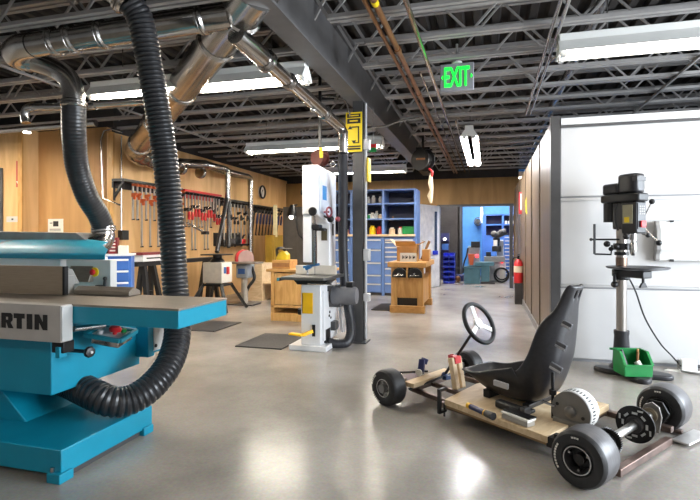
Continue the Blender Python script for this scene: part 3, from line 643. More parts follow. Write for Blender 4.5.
# ================================================================ CLAMPS ON THE PLYWOOD WALL
def rack(name_label, y0, y1, z, mat):
    t = thing('clamp_rack', name_label, 'rack', (-5.5, (y0 + y1) / 2, z - 0.1))
    h = (y1 - y0) / 2
    build('shelf_board', MB().bx(0.0, 0.21, -h, h, 0.10, 0.14), mat, t, bev=0.003)
    build('back_board', MB().bx(0.0, 0.03, -h, h, 0.0, 0.10), mat, t, bev=0.003)
    for s in (-1, 1): build('bracket', MB().bar((0.01, s * (h - 0.03), -0.16), (0.19, s * (h - 0.03), 0.09), 0.016).bx(0.0, 0.03, s * (h - 0.03) - 0.02, s * (h - 0.03) + 0.02, -0.19, 0.1), black, t)
    return t
def clamp_proto(kind, L, jz, handle, barm, hl, group):
    t = thing('bar_clamp', 'x', 'clamp', (0, 0, 0), 0, group)
    build('bar', MB().bx(-0.012, 0.012, -0.011, 0.011, -L, 0.02), barm, t)
    build('fixed_jaw', MB().prism([(-0.014, 0.012), (0.10, 0.0), (0.10, -0.03), (-0.014, -0.03)], 'y', -0.014, 0.014), handle if kind == 'quick' else blackm, t, bev=0.003)
    j = build('sliding_jaw', MB().prism([(-0.02, jz - 0.04), (-0.02, jz + 0.02), (0.08, jz + 0.025), (0.08, jz), (0.02, jz - 0.04)], 'y', -0.013, 0.013), handle if kind == 'quick' else blackm, t, bev=0.003)
    if kind == 'quick':
        build('grip', MB().prism([(0.0, jz - 0.02), (0.055, jz - 0.03), (0.05, jz - hl), (0.015, jz - hl)], 'y', -0.013, 0.013), handle, j, bev=0.005)
    else:
        build('screw', MB().cyl((0.085, 0, jz + 0.05), (0.085, 0, jz - 0.05), 0.007, n=8), steel, j)
        build('grip', MB().lathe([(0.008, 0), (0.026, 0.01), (0.028, hl * 0.5), (0.022, hl), (0.0, hl)], (0.085, 0, jz - 0.05 - hl), (0, 0, 1), 12), handle, j)
    build('bar_stop', MB().bx(-0.016, 0.03, -0.01, 0.01, -L - 0.01, -L + 0.012), blackm, t)
    return t
ORD = ['first', 'second', 'third', 'fourth', 'fifth', 'sixth', 'seventh', 'eighth', 'ninth', 'tenth', 'eleventh', 'twelfth', 'thirteenth', 'fourteenth']
def clamp_row(protos, y0, dy, n, x, z, desc, drop=None):
    used = set()
    for i in range(n):
        p = protos[i % len(protos)] if drop is None else protos[drop[i]]
        o = p if p.name not in used else dup(p)
        used.add(p.name)
        o.location = (x, y0 + dy * i, z); o['label'] = '%s, %s from the near end of its rack' % (desc, ORD[i])
cst = M('clamp_bar_steel', (176, 174, 172), 0.35, 0.4)
YX = lambda px: AX(px, 200, -5.31).y
rack('black clamp rack holding the small orange-handled clamps', YX(122), YX(182), 2.11, black)
clamp_row([clamp_proto('quick', .55, -.16, orangep, cst, .08, 'orange-handled clamps'), clamp_proto('quick', .98, -.24, orangep, cst, .08, 'orange-handled clamps')], YX(134), (YX(181) - YX(134)) / 12, 13, -5.33, 2.09, 'orange-handled bar clamp', [0, 0, 1, 0, 1, 0, 1, 1, 0, 1, 1, 0, 1])
rack('red-topped clamp rack holding the red clamps', YX(184), YX(221), 2.10, redp)
clamp_row([clamp_proto('screw', .62, -.30, redp, cst, .15, 'red-handled clamps'), clamp_proto('screw', 1.05, -.24, redp, cst, .15, 'red-handled clamps'), clamp_proto('screw', .5, -.38, redp, cst, .14, 'red-handled clamps')], YX(186), (YX(220) - YX(186)) / 11, 12, -5.33, 2.08, 'red-handled bar clamp', [0, 0, 1, 1, 0, 0, 1, 1, 0, 2, 2, 2])
rack('dark clamp rack holding the grey pipe clamps', YX(222.5), YX(252), 2.04, black)
clamp_row([clamp_proto('screw', .70, -.22, blackm, cst, .09, 'grey bar clamps'), clamp_proto('screw', .95, -.34, blackm, cst, .09, 'grey bar clamps')], YX(225), (YX(251) - YX(225)) / 8, 9, -5.33, 2.02, 'grey bar clamp with black jaws', [1, 0, 1, 1, 0, 1, 0, 1, 0])
rack('black clamp rack near the wall clock holding the navy-handled clamps', YX(254), YX(283), 2.0, black)
nv = clamp_proto('screw', .66, -.10, navy, blackm, .24, 'navy-handled clamps')
nv.rotation_euler = (0, 0.12, 0.0)
for i in range(9):
    o = nv if i == 0 else dup(nv)
    o.location = (-5.33, YX(256) + (YX(280) - YX(256)) / 8 * i, 1.98); o['label'] = 'navy-handled clamp under the wall clock, %s from the near end of its rack' % ORD[i]
p = AX(187, 223, -5.1)
t = thing('pipe_clamp', 'silver pipe clamp slanting below the red clamps beside the hose', 'clamp', tuple(p))
build('pipe_run', MB().cyl((0, 0, 0), (0.1, 0.42, -0.17), 0.02), steel, t); build('head', MB().ob((0.1, 0.42, -0.17), (1, 0, 0), (0, 1, 0), (0, 0, 1), 0.05, 0.06, 0.03), blackm, t, bev=0.005)
t = thing('tool_shelf', 'black shelf of small tools low on the plywood wall behind the sanders', 'shelf', (-5.5, 9.75, 1.08))
build('shelf_board', MB().bx(0, 0.25, -0.6, 0.6, 0, 0.04), black, t); build('back_board', MB().bx(0, 0.02, -0.6, 0.6, 0.04, 0.28), black, t)
for i, (y, w, h, m_, lb) in enumerate(((9.35, .10, .16, black, 'black hand tool at the near end of the low tool shelf'), (9.62, .12, .22, darkgrey, 'grey hand tool in the middle of the low tool shelf'), (9.9, .09, .25, black, 'tall black hand tool on the low tool shelf'), (10.15, .08, .2, redp, 'red hand tool at the far end of the low tool shelf'))):
    c = thing('hand_tool', lb, 'tool', (-5.36, y, 1.12))
    build('body', MB().bx(-0.05, 0.05, -w, w, 0, h * 0.55), m_, c, bev=0.02); build('grip', MB().cyl((0, -w * 0.4, h * 0.5), (0.02, w * 0.5, h), 0.022), black, c)
build('wire_loop', MB().torus((-5.46, 9.0, 2.27), (1, 0, 0.05), 0.3, 0.008, 40, 8), steel, label='thin wire loop hanging flat on the plywood above the red clamps', cat='wire') if False else None
# ================================================================ MACHINES ALONG THE PLYWOOD WALL
AS = lambda px: AX(px, 263, -5.1).y
y0_, y1_ = AS(134), AS(213)
yc = (y0_ + y1_) / 2
t = thing('stand', 'black folding stand against the plywood wall behind the hose', 'stand', (-5.1, yc, 0))
build('beam', MB().bx(-0.06, 0.06, y0_ - yc, y1_ - yc, 0.82, 0.89), black, t, bev=0.004)
for (q0, q1) in ((AS(143), AS(142)), (AS(152), AS(157)), (AS(206), AS(204)), (AS(211), AS(213))):
    for s in (-1, 1): build('leg', MB().bar((s * 0.02, q0 - yc, 0.82), (s * 0.12, q1 - yc, 0.0), 0.032), black, t)
build('cross_bar', MB().bx(-0.07, 0.07, AS(148) - yc, AS(149.5) - yc, 0.4, 0.43), black, t)
build('hook_tag', MB().bx(0.05, 0.10, AS(209.5) - yc, AS(211.5) - yc, 0.56, 0.72), redp, t, bev=0.01)
yk = (AS(138) + AS(161)) / 2; hk_ = (AS(161) - AS(138)) / 2
t = thing('tool_case', 'white and red tool case lying on the black folding stand', 'case', (-5.1, yk, 0.89))
build('body', MB().bx(-0.09, 0.09, -hk_, hk_, 0, 0.11), white, t, bev=0.006); build('lid', MB().bx(-0.1, 0.1, -hk_ - 0.03, hk_ + 0.03, 0.10, 0.14), M('case_red', (120, 40, 44)), t, bev=0.005)
build('printing', MB().bx(0.09, 0.093, -hk_ * 0.7, hk_ * 0.6, 0.04, 0.06), ink, t, sm=0)
# spindle sander on its stand
p = FL(217, 303)
t = thing('spindle_sander', 'grey spindle sander box on splayed black legs beside the stand', 'sander', (-4.56, 7.72, 0))
build('body', MB().bx(-0.18, 0.18, -0.18, 0.18, 0.47, 0.83), M('sander_grey', (176, 170, 160), 0.5), t, bev=0.012)
build('front_panel', MB().bx(0.18, 0.186, -0.17, 0.17, 0.48, 0.82), paperm, t)
build('switch', MB().bx(0.186, 0.20, -0.11, -0.05, 0.64, 0.75), bluep, t, bev=0.004); build('switch', MB().bx(0.186, 0.205, -0.02, 0.06, 0.62, 0.75), redp, t, bev=0.004)
build('table', MB().bx(-0.20, 0.20, -0.22, 0.20, 0.95, 0.97), blackm, t, bev=0.004)
build('neck', MB().lathe([(0.13, 0.83), (0.12, 0.86), (0.08, 0.90), (0.08, 0.95), (0, 0.95)], (0, 0, 0)), blackm, t)
for sx in (-1, 1):
    for sy in (-1, 1): build('leg', MB().bar((sx * 0.17, sy * 0.16, 0.45), (sx * 0.38, sy * 0.36, 0.0), 0.024), black, t)
build('shelf', MB().bx(-0.2, 0.2, -0.19, 0.19, 0.42, 0.45), black, t)
# disc sander
t = thing('disc_sander', 'grey disc sander with a red disc on a pedestal', 'sander', (-4.42, 8.45, 0))
build('pedestal', MB().cyl((0, 0, 0.02), (0, 0, 0.55), 0.07, 0.055), M('sander_grey', (176, 170, 160)), t)
build('base', MB().bx(-0.25, 0.25, -0.2, 0.2, 0, 0.025), darkgrey, t, bev=0.005)
build('body', MB().bx(-0.12, 0.12, -0.12, 0.2, 0.50, 0.76), M('sander_blue_grey', (168, 178, 188), 0.45), t, bev=0.03)
build('badge', MB().bx(-0.07, 0.07, -0.123, -0.118, 0.58, 0.68), bluep, t)
build('table', MB().bx(-0.27, 0.36, -0.28, 0.06, 0.775, 0.805), castiron, t, bev=0.004)
build('disc', MB().lathe([(0, 0), (0.16, 0), (0.16, 0.015), (0, 0.015)], (0.02, 0.02, 0.86), (0.8, -0.6, 0), 40), M('sanding_disc', (158, 128, 122), 0.7), t)
build('disc_guard', MB().lathe([(0.17, -0.08), (0.17, -0.02), (0.155, -0.01), (0.0, -0.01), (0.0, -0.1)], (-0.01, 0.03, 0.86), (0.8, -0.6, 0), 40), redp, t)
build('motor', MB().cyl((-0.06, 0.12, 0.88), (-0.15, 0.4, 0.88), 0.11), blackm, t)
build('hose', MB().tube(spline([(0.1, 0.1, 0.7), (0.18, 0.05, 0.5), (0.1, 0.0, 0.35), (0.0, 0.1, 0.25)], 6), 0.03, 10), black, t)
a, b = AY(251, 265, 9.0), AY(262, 304, 9.0)
t = thing('wooden_cabinet', 'tall pale plywood box behind the disc sander', 'cabinet', ((a.x + b.x) / 2, 9.2, 0))
build('body', MB().bx(a.x - (a.x + b.x) / 2 - 0.15, (b.x - a.x) / 2, -0.2, 0.35, 0, 0.74), palew, t, bev=0.004)
build('shelf', MB().bx(0.09, 0.36, -0.15, 0.3, 0.33, 0.36), palew, t); build('side_panel', MB().bx(0.30, 0.33, -0.15, 0.3, 0.0, 0.33), palew, t)
a, b = AY(265, 235, 10.3), AY(274, 297, 10.3)
t = thing('wooden_cabinet', 'tall yellow wooden cabinet by the grey locker', 'cabinet', ((a.x + b.x) / 2, 10.5, 0))
w = (b.x - a.x) / 2
build('body', MB().bx(-w, w, -0.2, 0.3, 0, a.z), yeloak, t, bev=0.004); build('door', MB().bx(-w + 0.03, w - 0.03, -0.22, -0.2, 0.12, a.z - 0.05), yeloak, t, bev=0.003); build('plinth', MB().bx(-w + 0.02, w - 0.02, -0.21, -0.19, 0.0, 0.1), black, t)
a, b = AY(273.5, 205, 10.4), AY(277, 237, 10.4)
build('board', MB().bx(a.x, b.x, 10.38, 10.42, b.z, a.z), M('cream_board', (226, 214, 170), 0.5), label='cream strip of wood standing on the yellow cabinet', cat='board')
a, b = AY(283, 207, 11.0), AY(304, 290, 11.0)
t = thing('locker', 'tall dark grey steel locker against the rear wall behind the bandsaw', 'locker', ((a.x + b.x) / 2 + 0.1, 11.3, 0))
w = (b.x - a.x) / 2 + 0.1
build('body', MB().bx(-w, w, -0.3, 0.3, 0, a.z), M('locker_grey', (92, 88, 84), 0.5), t, bev=0.006)
for s in (-1, 1): build('door', MB().bx(min(s * 0.005, s * (w - 0.02)), max(s * 0.005, s * (w - 0.02)), -0.315, -0.3, 0.06, a.z - 0.04), M('locker_grey', (92, 88, 84)), t, bev=0.003)
p = AY(292, 210, 10.8)
t = thing('task_lamp', 'black task lamp with a coiled cable in front of the grey locker', 'lamp', tuple(p - Vector((0, 0, 0.2))))
build('lamp_shade', MB().lathe([(0.05, 0.12), (0.09, 0.02), (0.11, -0.16), (0.10, -0.16), (0.08, 0.0), (0.0, 0.02)], p, (0, 0.2, 1), 20), black, t, True)
build('bulb', MB().sph(p + Vector((0, -0.05, -0.17)), 0.05), lamp_s, t, True)
build('cable', MB().tube(spline([p + Vector((0.08, 0, -0.05)), AY(298, 232, 10.8), AY(302, 238, 10.8), AY(308, 242, 10.8)], 6), 0.02, 8), black, t, True)
build('mount_arm', MB().bar(p + Vector((0, 0, 0.1)), p + Vector((0, 0.3, 0.14)), 0.02), black, t, True)
# bench behind the bandsaw
t = thing('wooden_cabinet', 'pale wooden bench cabinet directly behind the bandsaw', 'cabinet', (-2.75, 7.2, 0))
cb = MB().bx(-0.42, 0.42, -0.3, 0.35, 0.0, 0.12).bx(-0.42, 0.42, -0.3, 0.35, 0.20, 0.24).bx(-0.42, -0.36, -0.3, 0.35, 0.12, 0.74).bx(0.36, 0.42, -0.3, 0.35, 0.12, 0.74).bx(-0.42, 0.42, 0.3, 0.35, 0.12, 0.74)
build('body', cb, maplev, t, bev=0.004)
build('door', MB().bx(-0.35, 0.35, -0.31, -0.28, 0.25, 0.72), maplev, t, bev=0.004)
build('top', MB().bx(-0.48, 0.48, -0.34, 0.38, 0.74, 0.78), maple, t, bev=0.005)
a, b = AY(272, 260, 7.0), AY(290, 270, 7.0)
t = thing('wooden_box', 'long wooden drawer box on the bench cabinet behind the bandsaw', 'box', ((a.x + b.x) / 2, 7.1, 0.78))
w = (b.x - a.x) / 2
build('body', MB().bx(-w, w, -0.1, 0.2, 0, a.z - 0.78), maple, t, bev=0.004); build('drawer', MB().bx(-w + 0.01, w - 0.01, -0.11, -0.1, 0.03, 0.09), M('drawer_brown', (150, 104, 58)), t); 
p = AY(285, 261, 7.15)
t = thing('hand_planer', 'yellow and black portable planer on the wooden drawer box', 'power tool', (p.x - 0.02, 7.12, a.z))
build('body', MB().prism([(-0.09, 0), (0.09, 0), (0.09, 0.08), (0.03, 0.14), (-0.05, 0.10)], 'y', -0.08, 0.08), M('tool_yellow', (214, 184, 40), 0.4), t, bev=0.01)
build('grip', MB().tube(spline([(-0.09, 0, 0.05), (-0.10, 0, 0.16), (-0.02, 0, 0.18), (0.05, 0, 0.15)], 5), 0.022, 10), black, t)
build('table', MB().bx(-0.02, 0.12, -0.09, 0.09, 0.17, 0.18), castiron, t)
# ================================================================ WHITE BANDSAW
t = thing('bandsaw', 'large white bandsaw with round table, standing by the steel column', 'machine', (-1.9, 5.4, 0))
build('base', MB().bx(-2.14, -1.70, 5.13, 5.62, 0, 0.06), whitem, t, True, bev=0.008)
lw = build('lower_housing', MB().bx(-2.01, -1.775, 5.17, 5.78, 0.06, 0.73), whitem, t, True, bev=0.012)
build('wheel_door', MB().prism([(5.22, 0.10), (5.74, 0.10), (5.70, 0.6), (5.22, 0.66)], 'x', -1.775, -1.755), whitem, lw, True, bev=0.006)
up = build('upper_housing', MB().prism([(5.15, 1.51), (5.5, 1.42), (5.80, 1.42), (5.80, 2.03), (5.15, 2.06)], 'x', -1.99, -1.80), whitem, t, True, bev=0.012)
build('wheel_door', MB().prism([(5.19, 1.55), (5.5, 1.47), (5.77, 1.47), (5.77, 2.0), (5.19, 2.03)], 'x', -1.80, -1.785), M('bandsaw_door', (214, 220, 232), 0.3), up, True, bev=0.006)
build('badge', MB().bx(-1.786, -1.782, 5.26, 5.40, 1.68, 1.84), M('badge_blue', (20, 130, 200)), up, True)
build('hinge_knob', MB().cyl((-2.0, 5.3, 1.77), (-2.05, 5.3, 1.77), 0.035), blackm, up, True)
build('tension_dial', MB().lathe([(0, 0), (0.045, 0), (0.05, 0.015), (0.04, 0.03), (0, 0.03)], AY(313, 211.5, 5.145), (0, -1, 0), 24), blackm, up, True)
hw = AY(324, 212, 5.25)
build('guide_handwheel', MB().torus(hw + Vector((0.06, 0, 0)), (1, -0.3, 0), 0.05, 0.012, 20, 8).cyl(hw, hw + Vector((0.06, 0, 0)), 0.012).sph(hw + Vector((0.16, 0, -0.08)), 0.03), M('handwheel_red', (120, 50, 60), 0.4), up, True)
build('lower_knob', MB().sph(AY(330.5, 219, 5.35), 0.04).cyl(AY(324, 216, 5.35), AY(330, 219, 5.35), 0.014), black, up, True)
build('spine', MB().bx(-1.96, -1.80, 5.56, 5.80, 0.73, 1.45), whitem, t, True, bev=0.01)
build('window', MB().bx(-1.90, -1.83, 5.55, 5.562, 1.22, 1.36), M('window_brown', (74, 66, 44)), t, True)
build('side_grille', MB().bx(-1.8, -1.795, 5.66, 5.72, 1.28, 1.42), darkgrey, t, True)
gp = build('blade_guard', MB().bx(-1.985, -1.895, 5.17, 5.22, 0.98, 1.52), whitem, t, True, bev=0.004)
build('guide_post', MB().bx(-1.875, -1.855, 5.20, 5.23, 0.95, 1.52), steel, t, True)
build('blade', MB().bx(-1.8725, -1.8715, 5.235, 5.26, 0.7, 1.5), steel, t, True)
build('guide_block', MB().bx(-1.89, -1.80, 5.18, 5.30, 1.35, 1.40).bx(-1.885, -1.75, 5.20, 5.28, 1.33, 1.36), black, t, True, bev=0.006)
tb = build('table', MB().prism([(-2.17, 4.98), (-1.68, 4.98), (-1.64, 5.04), (-1.64, 5.62), (-2.17, 5.62)], 'z', 0.795, 0.83), M('table_iron', (92, 90, 88), 0.35, 0.5), t, True, bev=0.006)
build('rail', MB().bx(-2.20, -2.17, 4.94, 5.66, 0.785, 0.82), steel, tb, True)
build('trunnion', MB().prism([(-2.06, 0.73), (-1.75, 0.73), (-1.68, 0.795), (-2.12, 0.795)], 'y', 5.18, 5.5), blackm, t, True, bev=0.004)
build('fence', MB().bx(-2.15, -1.66, 5.36, 5.40, 0.832, 0.935), M('fence_cream', (206, 198, 186), 0.4), tb, True, bev=0.004)
build('tilt_rod', MB().cyl((-1.9, 5.1, 0.75), (-1.62, 5.06, 0.755), 0.01), steel, t, True)
hd_ = AY(311, 263.5, 5.3)
ht = thing('hold_down_clamp', 'blue hold-down clamp on the bandsaw table in front of the fence', 'clamp', (hd_.x - 0.03, 5.27, 0.83))
build('rod', MB().cyl((0, 0, 0), (0, 0, 0.12), 0.01), steel, ht); build('arm', MB().bar((-0.05, 0, 0.09), (0.14, 0, 0.125), 0.018, 0.014), M('clamp_blue', (40, 100, 150), 0.4), ht, bev=0.004); build('grip', MB().bar((-0.02, 0, 0.07), (0.04, 0, 0.10), 0.03, 0.02), M('clamp_blue', (40, 100, 150)), ht, bev=0.006)
ys = AY(310, 302, 5.16)
build('warning_label', MB().bx(ys.x - 0.095, ys.x + 0.03, 5.163, 5.169, ys.z - 0.13, ys.z + 0.1).bx(ys.x - 0.095, ys.x - 0.085, 5.163, 5.35, ys.z - 0.13, ys.z + 0.1), yellowp, lw, True)
sl = AY(314, 331, 5.168)
build('pedal_slot', MB().bx(sl.x - 0.02, sl.x + 0.015, 5.160, 5.172, sl.z - 0.06, sl.z + 0.07), black, lw, True)
build('brake_pedal', MB().bar(sl + Vector((-0.01, -0.01, 0.0)), sl + Vector((-0.10, -0.09, -0.035)), 0.014, 0.018).bar(sl + Vector((-0.10, -0.09, -0.035)), sl + Vector((-0.26, -0.06, -0.03)), 0.035, 0.01), yellowp, t, True, bev=0.004)
build('door_knob', MB().cyl((-2.01, 5.24, 0.42), (-2.06, 5.24, 0.42), 0.04).cyl((-2.01, 5.22, 0.16), (-2.03, 5.22, 0.16), 0.025), blackm, lw, True)
mo = build('motor', MB().lathe([(0, 0), (0.11, 0), (0.115, 0.02), (0.115, 0.07), (0.105, 0.09), (0.105, 0.25), (0.09, 0.28), (0, 0.28)], (-1.72, 5.46, 0.59), (1, 0, 0), 28), M('motor_grey', (112, 112, 116), 0.35, 0.3), t, True)
build('motor_mount', MB().bx(-1.78, -1.62, 5.40, 5.56, 0.46, 0.70), darkgrey, t, True, bev=0.006)
build('terminal_box', MB().bx(-1.56, -1.48, 5.42, 5.50, 0.68, 0.75), blackm, mo, True, bev=0.006)
build('strut', MB().prism([(5.62, 0.5), (5.74, 0.5), (5.9, 0.1), (5.78, 0.1)], 'x', -1.72, -1.70), whitem, t, True)
build('dust_port', MB().cyl((-1.78, 5.36, 0.14), (-1.83, 5.36, 0.14), 0.06).bx(-1.775, -1.75, 5.28, 5.44, 0.07, 0.22), black, t, True)
build('side_box', MB().bx(-1.775, -1.70, 5.46, 5.60, 0.18, 0.28), darkgrey, t, True, bev=0.005)
build('bolt', MB().cyl((-1.757, 5.42, 0.40), (-1.748, 5.42, 0.40), 0.016).cyl((-1.757, 5.40, 0.36), (-1.748, 5.40, 0.36), 0.016).cyl((-1.757, 5.46, 0.33), (-1.748, 5.46, 0.33), 0.014), ink, lw, True)
# ================================================================ WOODEN WORKBENCH
t = thing('workbench', 'solid golden wooden workbench in front of the blue shelving', 'workbench', (-1.28, 8.9, 0))
fr = MB()
x0, x1, y0, y1 = -0.29, 0.25, -0.70, 0.50
for (x, y) in ((x0, y0), (x1 - 0.1, y0), (x0, y1 - 0.1), (x1 - 0.1, y1 - 0.1)):
    build('leg', MB().bx(x, x + 0.1, y, y + 0.1, 0.0, 0.76), maplev, t, bev=0.006)
build('skid', MB().bx(x0 - 0.02, x1 + 0.02, y0 - 0.02, y0 + 0.12, 0.0, 0.12), maple, t, bev=0.006); build('skid', MB().bx(x0 - 0.02, x1 + 0.02, y1 - 0.12, y1 + 0.02, 0.0, 0.12), maple, t, bev=0.006)
build('top', MB().bx(x0 - 0.05, x1 + 0.05, y0 - 0.06, y1 + 0.06, 0.76, 0.85), maple, t, bev=0.008)
build('end_panel', MB().bx(x0 + 0.10, x1 - 0.1, y0 + 0.015, y0 + 0.04, 0.25, 0.60), maplev, t, bev=0.003)
build('side_panel', MB().bx(x1 - 0.06, x1 - 0.035, y0 + 0.1, y1 - 0.1, 0.12, 0.62), maplev, t, bev=0.003); build('side_panel', MB().bx(x0 + 0.035, x0 + 0.06, y0 + 0.1, y1 - 0.1, 0.12, 0.62), maplev, t)
build('shadow_board', MB().bx(x0 + 0.08, x1 - 0.08, y0 + 0.05, y0 + 0.07, 0.12, 0.76), darkwall, t)
for s in (-0.14, 0.12):
    vz = MB(); n = 10
    poly = [(s - 0.12, 0.595)] + [(s + 0.12 * cos(pi - pi * k / n), 0.635 + 0.12 * sin(pi * k / n)) for k in range(n + 1)] + [(s + 0.12, 0.595)]
    v = build('vise', vz.prism(poly, 'y', y0 - 0.075, y0 + 0.0), blackm, t, bev=0.006)
    build('vise_screw', MB().cyl((s, y0 - 0.14, 0.66), (s, y0 - 0.07, 0.66), 0.016).cyl((s - 0.08, y0 - 0.13, 0.63), (s + 0.08, y0 - 0.13, 0.64), 0.008), steel, v)
build('vise_bar', MB().bx(-0.022, 0.002, y0 - 0.08, y0 + 0.02, 0.56, 0.76), maplev, t)
p = AY(408, 262, 8.5)
t = thing('cardboard_carton', 'open brown cardboard carton with flaps on the wooden workbench', 'carton', (p.x, 8.55, 0.85))
card = M('cardboard', (188, 144, 88), 0.7, 0, 0.05, 12)
build('body', MB().bx(-0.18, 0.17, -0.13, -0.122, 0, 0.25).bx(-0.18, 0.17, 0.122, 0.13, 0, 0.3).bx(-0.18, -0.172, -0.13, 0.13, 0, 0.25).bx(0.162, 0.17, -0.13, 0.13, 0, 0.28).bx(-0.18, 0.17, -0.13, 0.13, 0, 0.008), card, t)
build('flap', MB().ob((-0.02, -0.19, 0.30), (1, 0, 0), (0, -0.8, 0.5), (0, 0.5, 0.8), 0.17, 0.08, 0.003), card, t)
build('flap', MB().ob((-0.24, 0.0, 0.31), (-0.6, 0, 0.7), (0, 1, 0), (0.7, 0, 0.6), 0.09, 0.12, 0.003), palew, t)
build('flap', MB().ob((0.22, 0.0, 0.31), (0.8, 0, 0.4), (0, 1, 0), (-0.4, 0, 0.8), 0.07, 0.12, 0.003), card, t)
a, b = AY(400, 253, 8.22), AY(416.5, 261.5, 8.22)
t = thing('paper_sign', 'white paper card with black characters leaning on the carton', 'sign', ((a.x + b.x) / 2, 8.22, 0.852))
w = (b.x - a.x) / 2
build('card', MB().bx(-w, w, 0, 0.006, 0, 0.15), paperm, t)
mk = MB()
for i, x in enumerate((-0.10, -0.045, 0.015, 0.075)):   # four illegible dark characters
    mk.bx(x, x + 0.012, -0.002, 0, 0.045, 0.105).bx(x, x + 0.034, -0.002, 0, 0.07 - 0.01 * (i % 2), 0.084).bx(x + 0.024, x + 0.034, -0.002, 0, 0.05 + 0.02 * (i % 2), 0.10)
build('lettering', mk, ink, t, sm=0)
for (x0_, z0, x1_, z1, m_, lb) in ((421.5, 259, 429.5, 241, M('dark_stick', (124, 88, 50)), 'thick brown wooden stick leaning up from the workbench end'), (422.5, 259, 423, 240, greyp, 'thin grey rod standing on the workbench beside the brown stick')):
    build('stick', MB().bar(AY(x0_, z0 + 0.6, 8.9), AY(x1_, z1, 8.9), 0.022 if m_ is not greyp else 0.014), m_, label=lb, cat='stick')
build('wood_block', MB().bx(-1.10, -0.98, 8.6, 8.85, 0.85, 1.05), card, bev=0.004, label='brown block beside the carton on the workbench', cat='block')
# ================================================================ BLUE SHELVING
t = thing('shelving_unit', 'blue steel shelving with drawers below, against the rear wall', 'shelving unit', (-2.35, 10.8, 0))
SX0, SX1 = -3.62, -1.49
ZS = [1.31, 1.66, 1.99, 2.29]
xs = [SX0, -2.90, -2.19, SX1]
fr = MB()
for x in xs: fr.bx(x - 0.025, x + 0.025, 10.5, 11.1, 0.0, 2.30)
build('upright', fr, cabblue, t, True, bev=0.004)
sh = MB()
for z in ZS: sh.bx(SX0, SX1, 10.502, 11.08, z - 0.015, z + 0.015)
build('shelf', sh, cabblue, t, True)
build('back_panel', MB().bx(SX0, SX1, 11.08, 11.1, 1.2, 2.3), cabin, t, True)
build('counter', MB().bx(SX0, SX1, 10.46, 11.08, 1.285, 1.33), palew, t, True, bev=0.003)
build('carcass', MB().bx(SX0, SX1, 10.53, 11.08, 0.06, 1.285), cabblue, t, True)
build('plinth', MB().bx(SX0 + 0.02, SX1 - 0.02, 10.56, 11.08, 0.0, 0.06), darkgrey, t, True)
hs = [[1.22, 1.0, 0.72, 0.45, 0.26], [1.22, 1.0, 0.72, 0.45, 0.26], [1.22, 1.17, 1.06, 0.96, 0.86, 0.74, 0.60, 0.46, 0.28]]
for i in range(3):
    zt = 1.27
    for k, zb in enumerate(hs[i]):
        lo = (hs[i][k + 1] + 0.0) if k + 1 < len(hs[i]) else 0.07
        dr_ = build('drawer', MB().bx(xs[i] + 0.035, xs[i + 1] - 0.035, 10.505, 10.535, lo + 0.008, zb), cabblue, t, True, bev=0.004)
        build('handle', MB().bx(xs[i] + 0.05, xs[i + 1] - 0.05, 10.48, 10.505, zb - 0.03, zb - 0.002), greyp, dr_, True)
def jar(px, sh_z, r, h, m_, lid, lb, kind='jar', cat='jar'):
    p = AY(px, 230, 10.72)
    r *= 0.8; h *= 0.8
    j = thing(kind, lb, cat, (p.x, 10.72, sh_z + 0.0155))
    build('body', MB().lathe([(0, 0), (r, 0), (r * 1.02, h * 0.1), (r, h * 0.75), (r * 0.6, h * 0.85), (0, h * 0.85)], (0, 0, 0), (0, 0, 1), 16), m_, j)
    build('lid', MB().lathe([(0, h * 0.85), (r * 0.62, h * 0.85), (r * 0.62, h), (0, h)], (0, 0, 0), (0, 0, 1), 14), lid, j)
    return j
cz = 1.3145
cream = M('jar_cream', (216, 186, 148), 0.5); pink = M('jar_pink', (220, 170, 150), 0.5); clear = M('bottle_clear', (186, 182, 180), 0.2)
jar(392, cz, .085, .19, cream, paperm, 'cream jar on the wooden counter in the right shelving bay')
jar(400.5, cz, .075, .21, paperm, redp, 'white jar with a red lid on the counter in the right shelving bay')
t2 = thing('parts_bin', 'green plastic bin on the counter in the right shelving bay', 'bin', (AY(409, 230, 10.72).x, 10.72, cz + 0.0155))
build('body', MB().bx(-0.13, 0.13, -0.1, 0.1, 0, 0.15), greenp, t2, bev=0.01); build('rim', MB().bx(-0.14, 0.14, -0.11, 0.11, 0.15, 0.17), greenp, t2)
jar(372.5, cz, .09, .24, signyel, signyel, 'yellow cup on the counter of the middle shelving bay', 'cup', 'cup')
jar(379.5, cz, .08, .22, redp, redp, 'red cup on the counter of the middle shelving bay', 'cup', 'cup')
jar(347.5, cz, .05, .15, pink, paperm, 'small pale bottle between the hose and the steel column on the counter', 'bottle', 'bottle')
jar(350.5, cz, .035, .24, M('bottle_violet', (80, 60, 130)), paperm, 'violet bottle between the hose and the steel column on the counter', 'bottle', 'bottle')
jar(353, cz, .06, .28, cream, paperm, 'tall cream bottle beside the steel column on the counter', 'bottle', 'bottle')
for i, (px, m_, lb) in enumerate(((369, greenp, 'green'), (372.5, paperm, 'white'), (376.5, greyp, 'grey'), (380.5, cream, 'cream'), (383, clear, 'clear'))):
    if px < 383: jar(px, 1.66, .05 + .012 * (i % 2), .13 + .04 * (i % 3), m_, paperm, '%s jar on the middle shelf of the central bay' % lb)
for i, px in enumerate((368.5, 373.5, 380.5)):
    jar(px, 1.99, .055, .2 + .03 * (i % 2), clear, greyp, ['first clear bottle from the steel column on the top shelf', 'second clear bottle from the steel column on the top shelf', 'third clear bottle from the steel column on the top shelf'][i], 'bottle', 'bottle')
jar(393, 1.66, .03, .07, copper, copper, 'tiny brown pot on the middle shelf of the right bay', 'pot', 'pot')
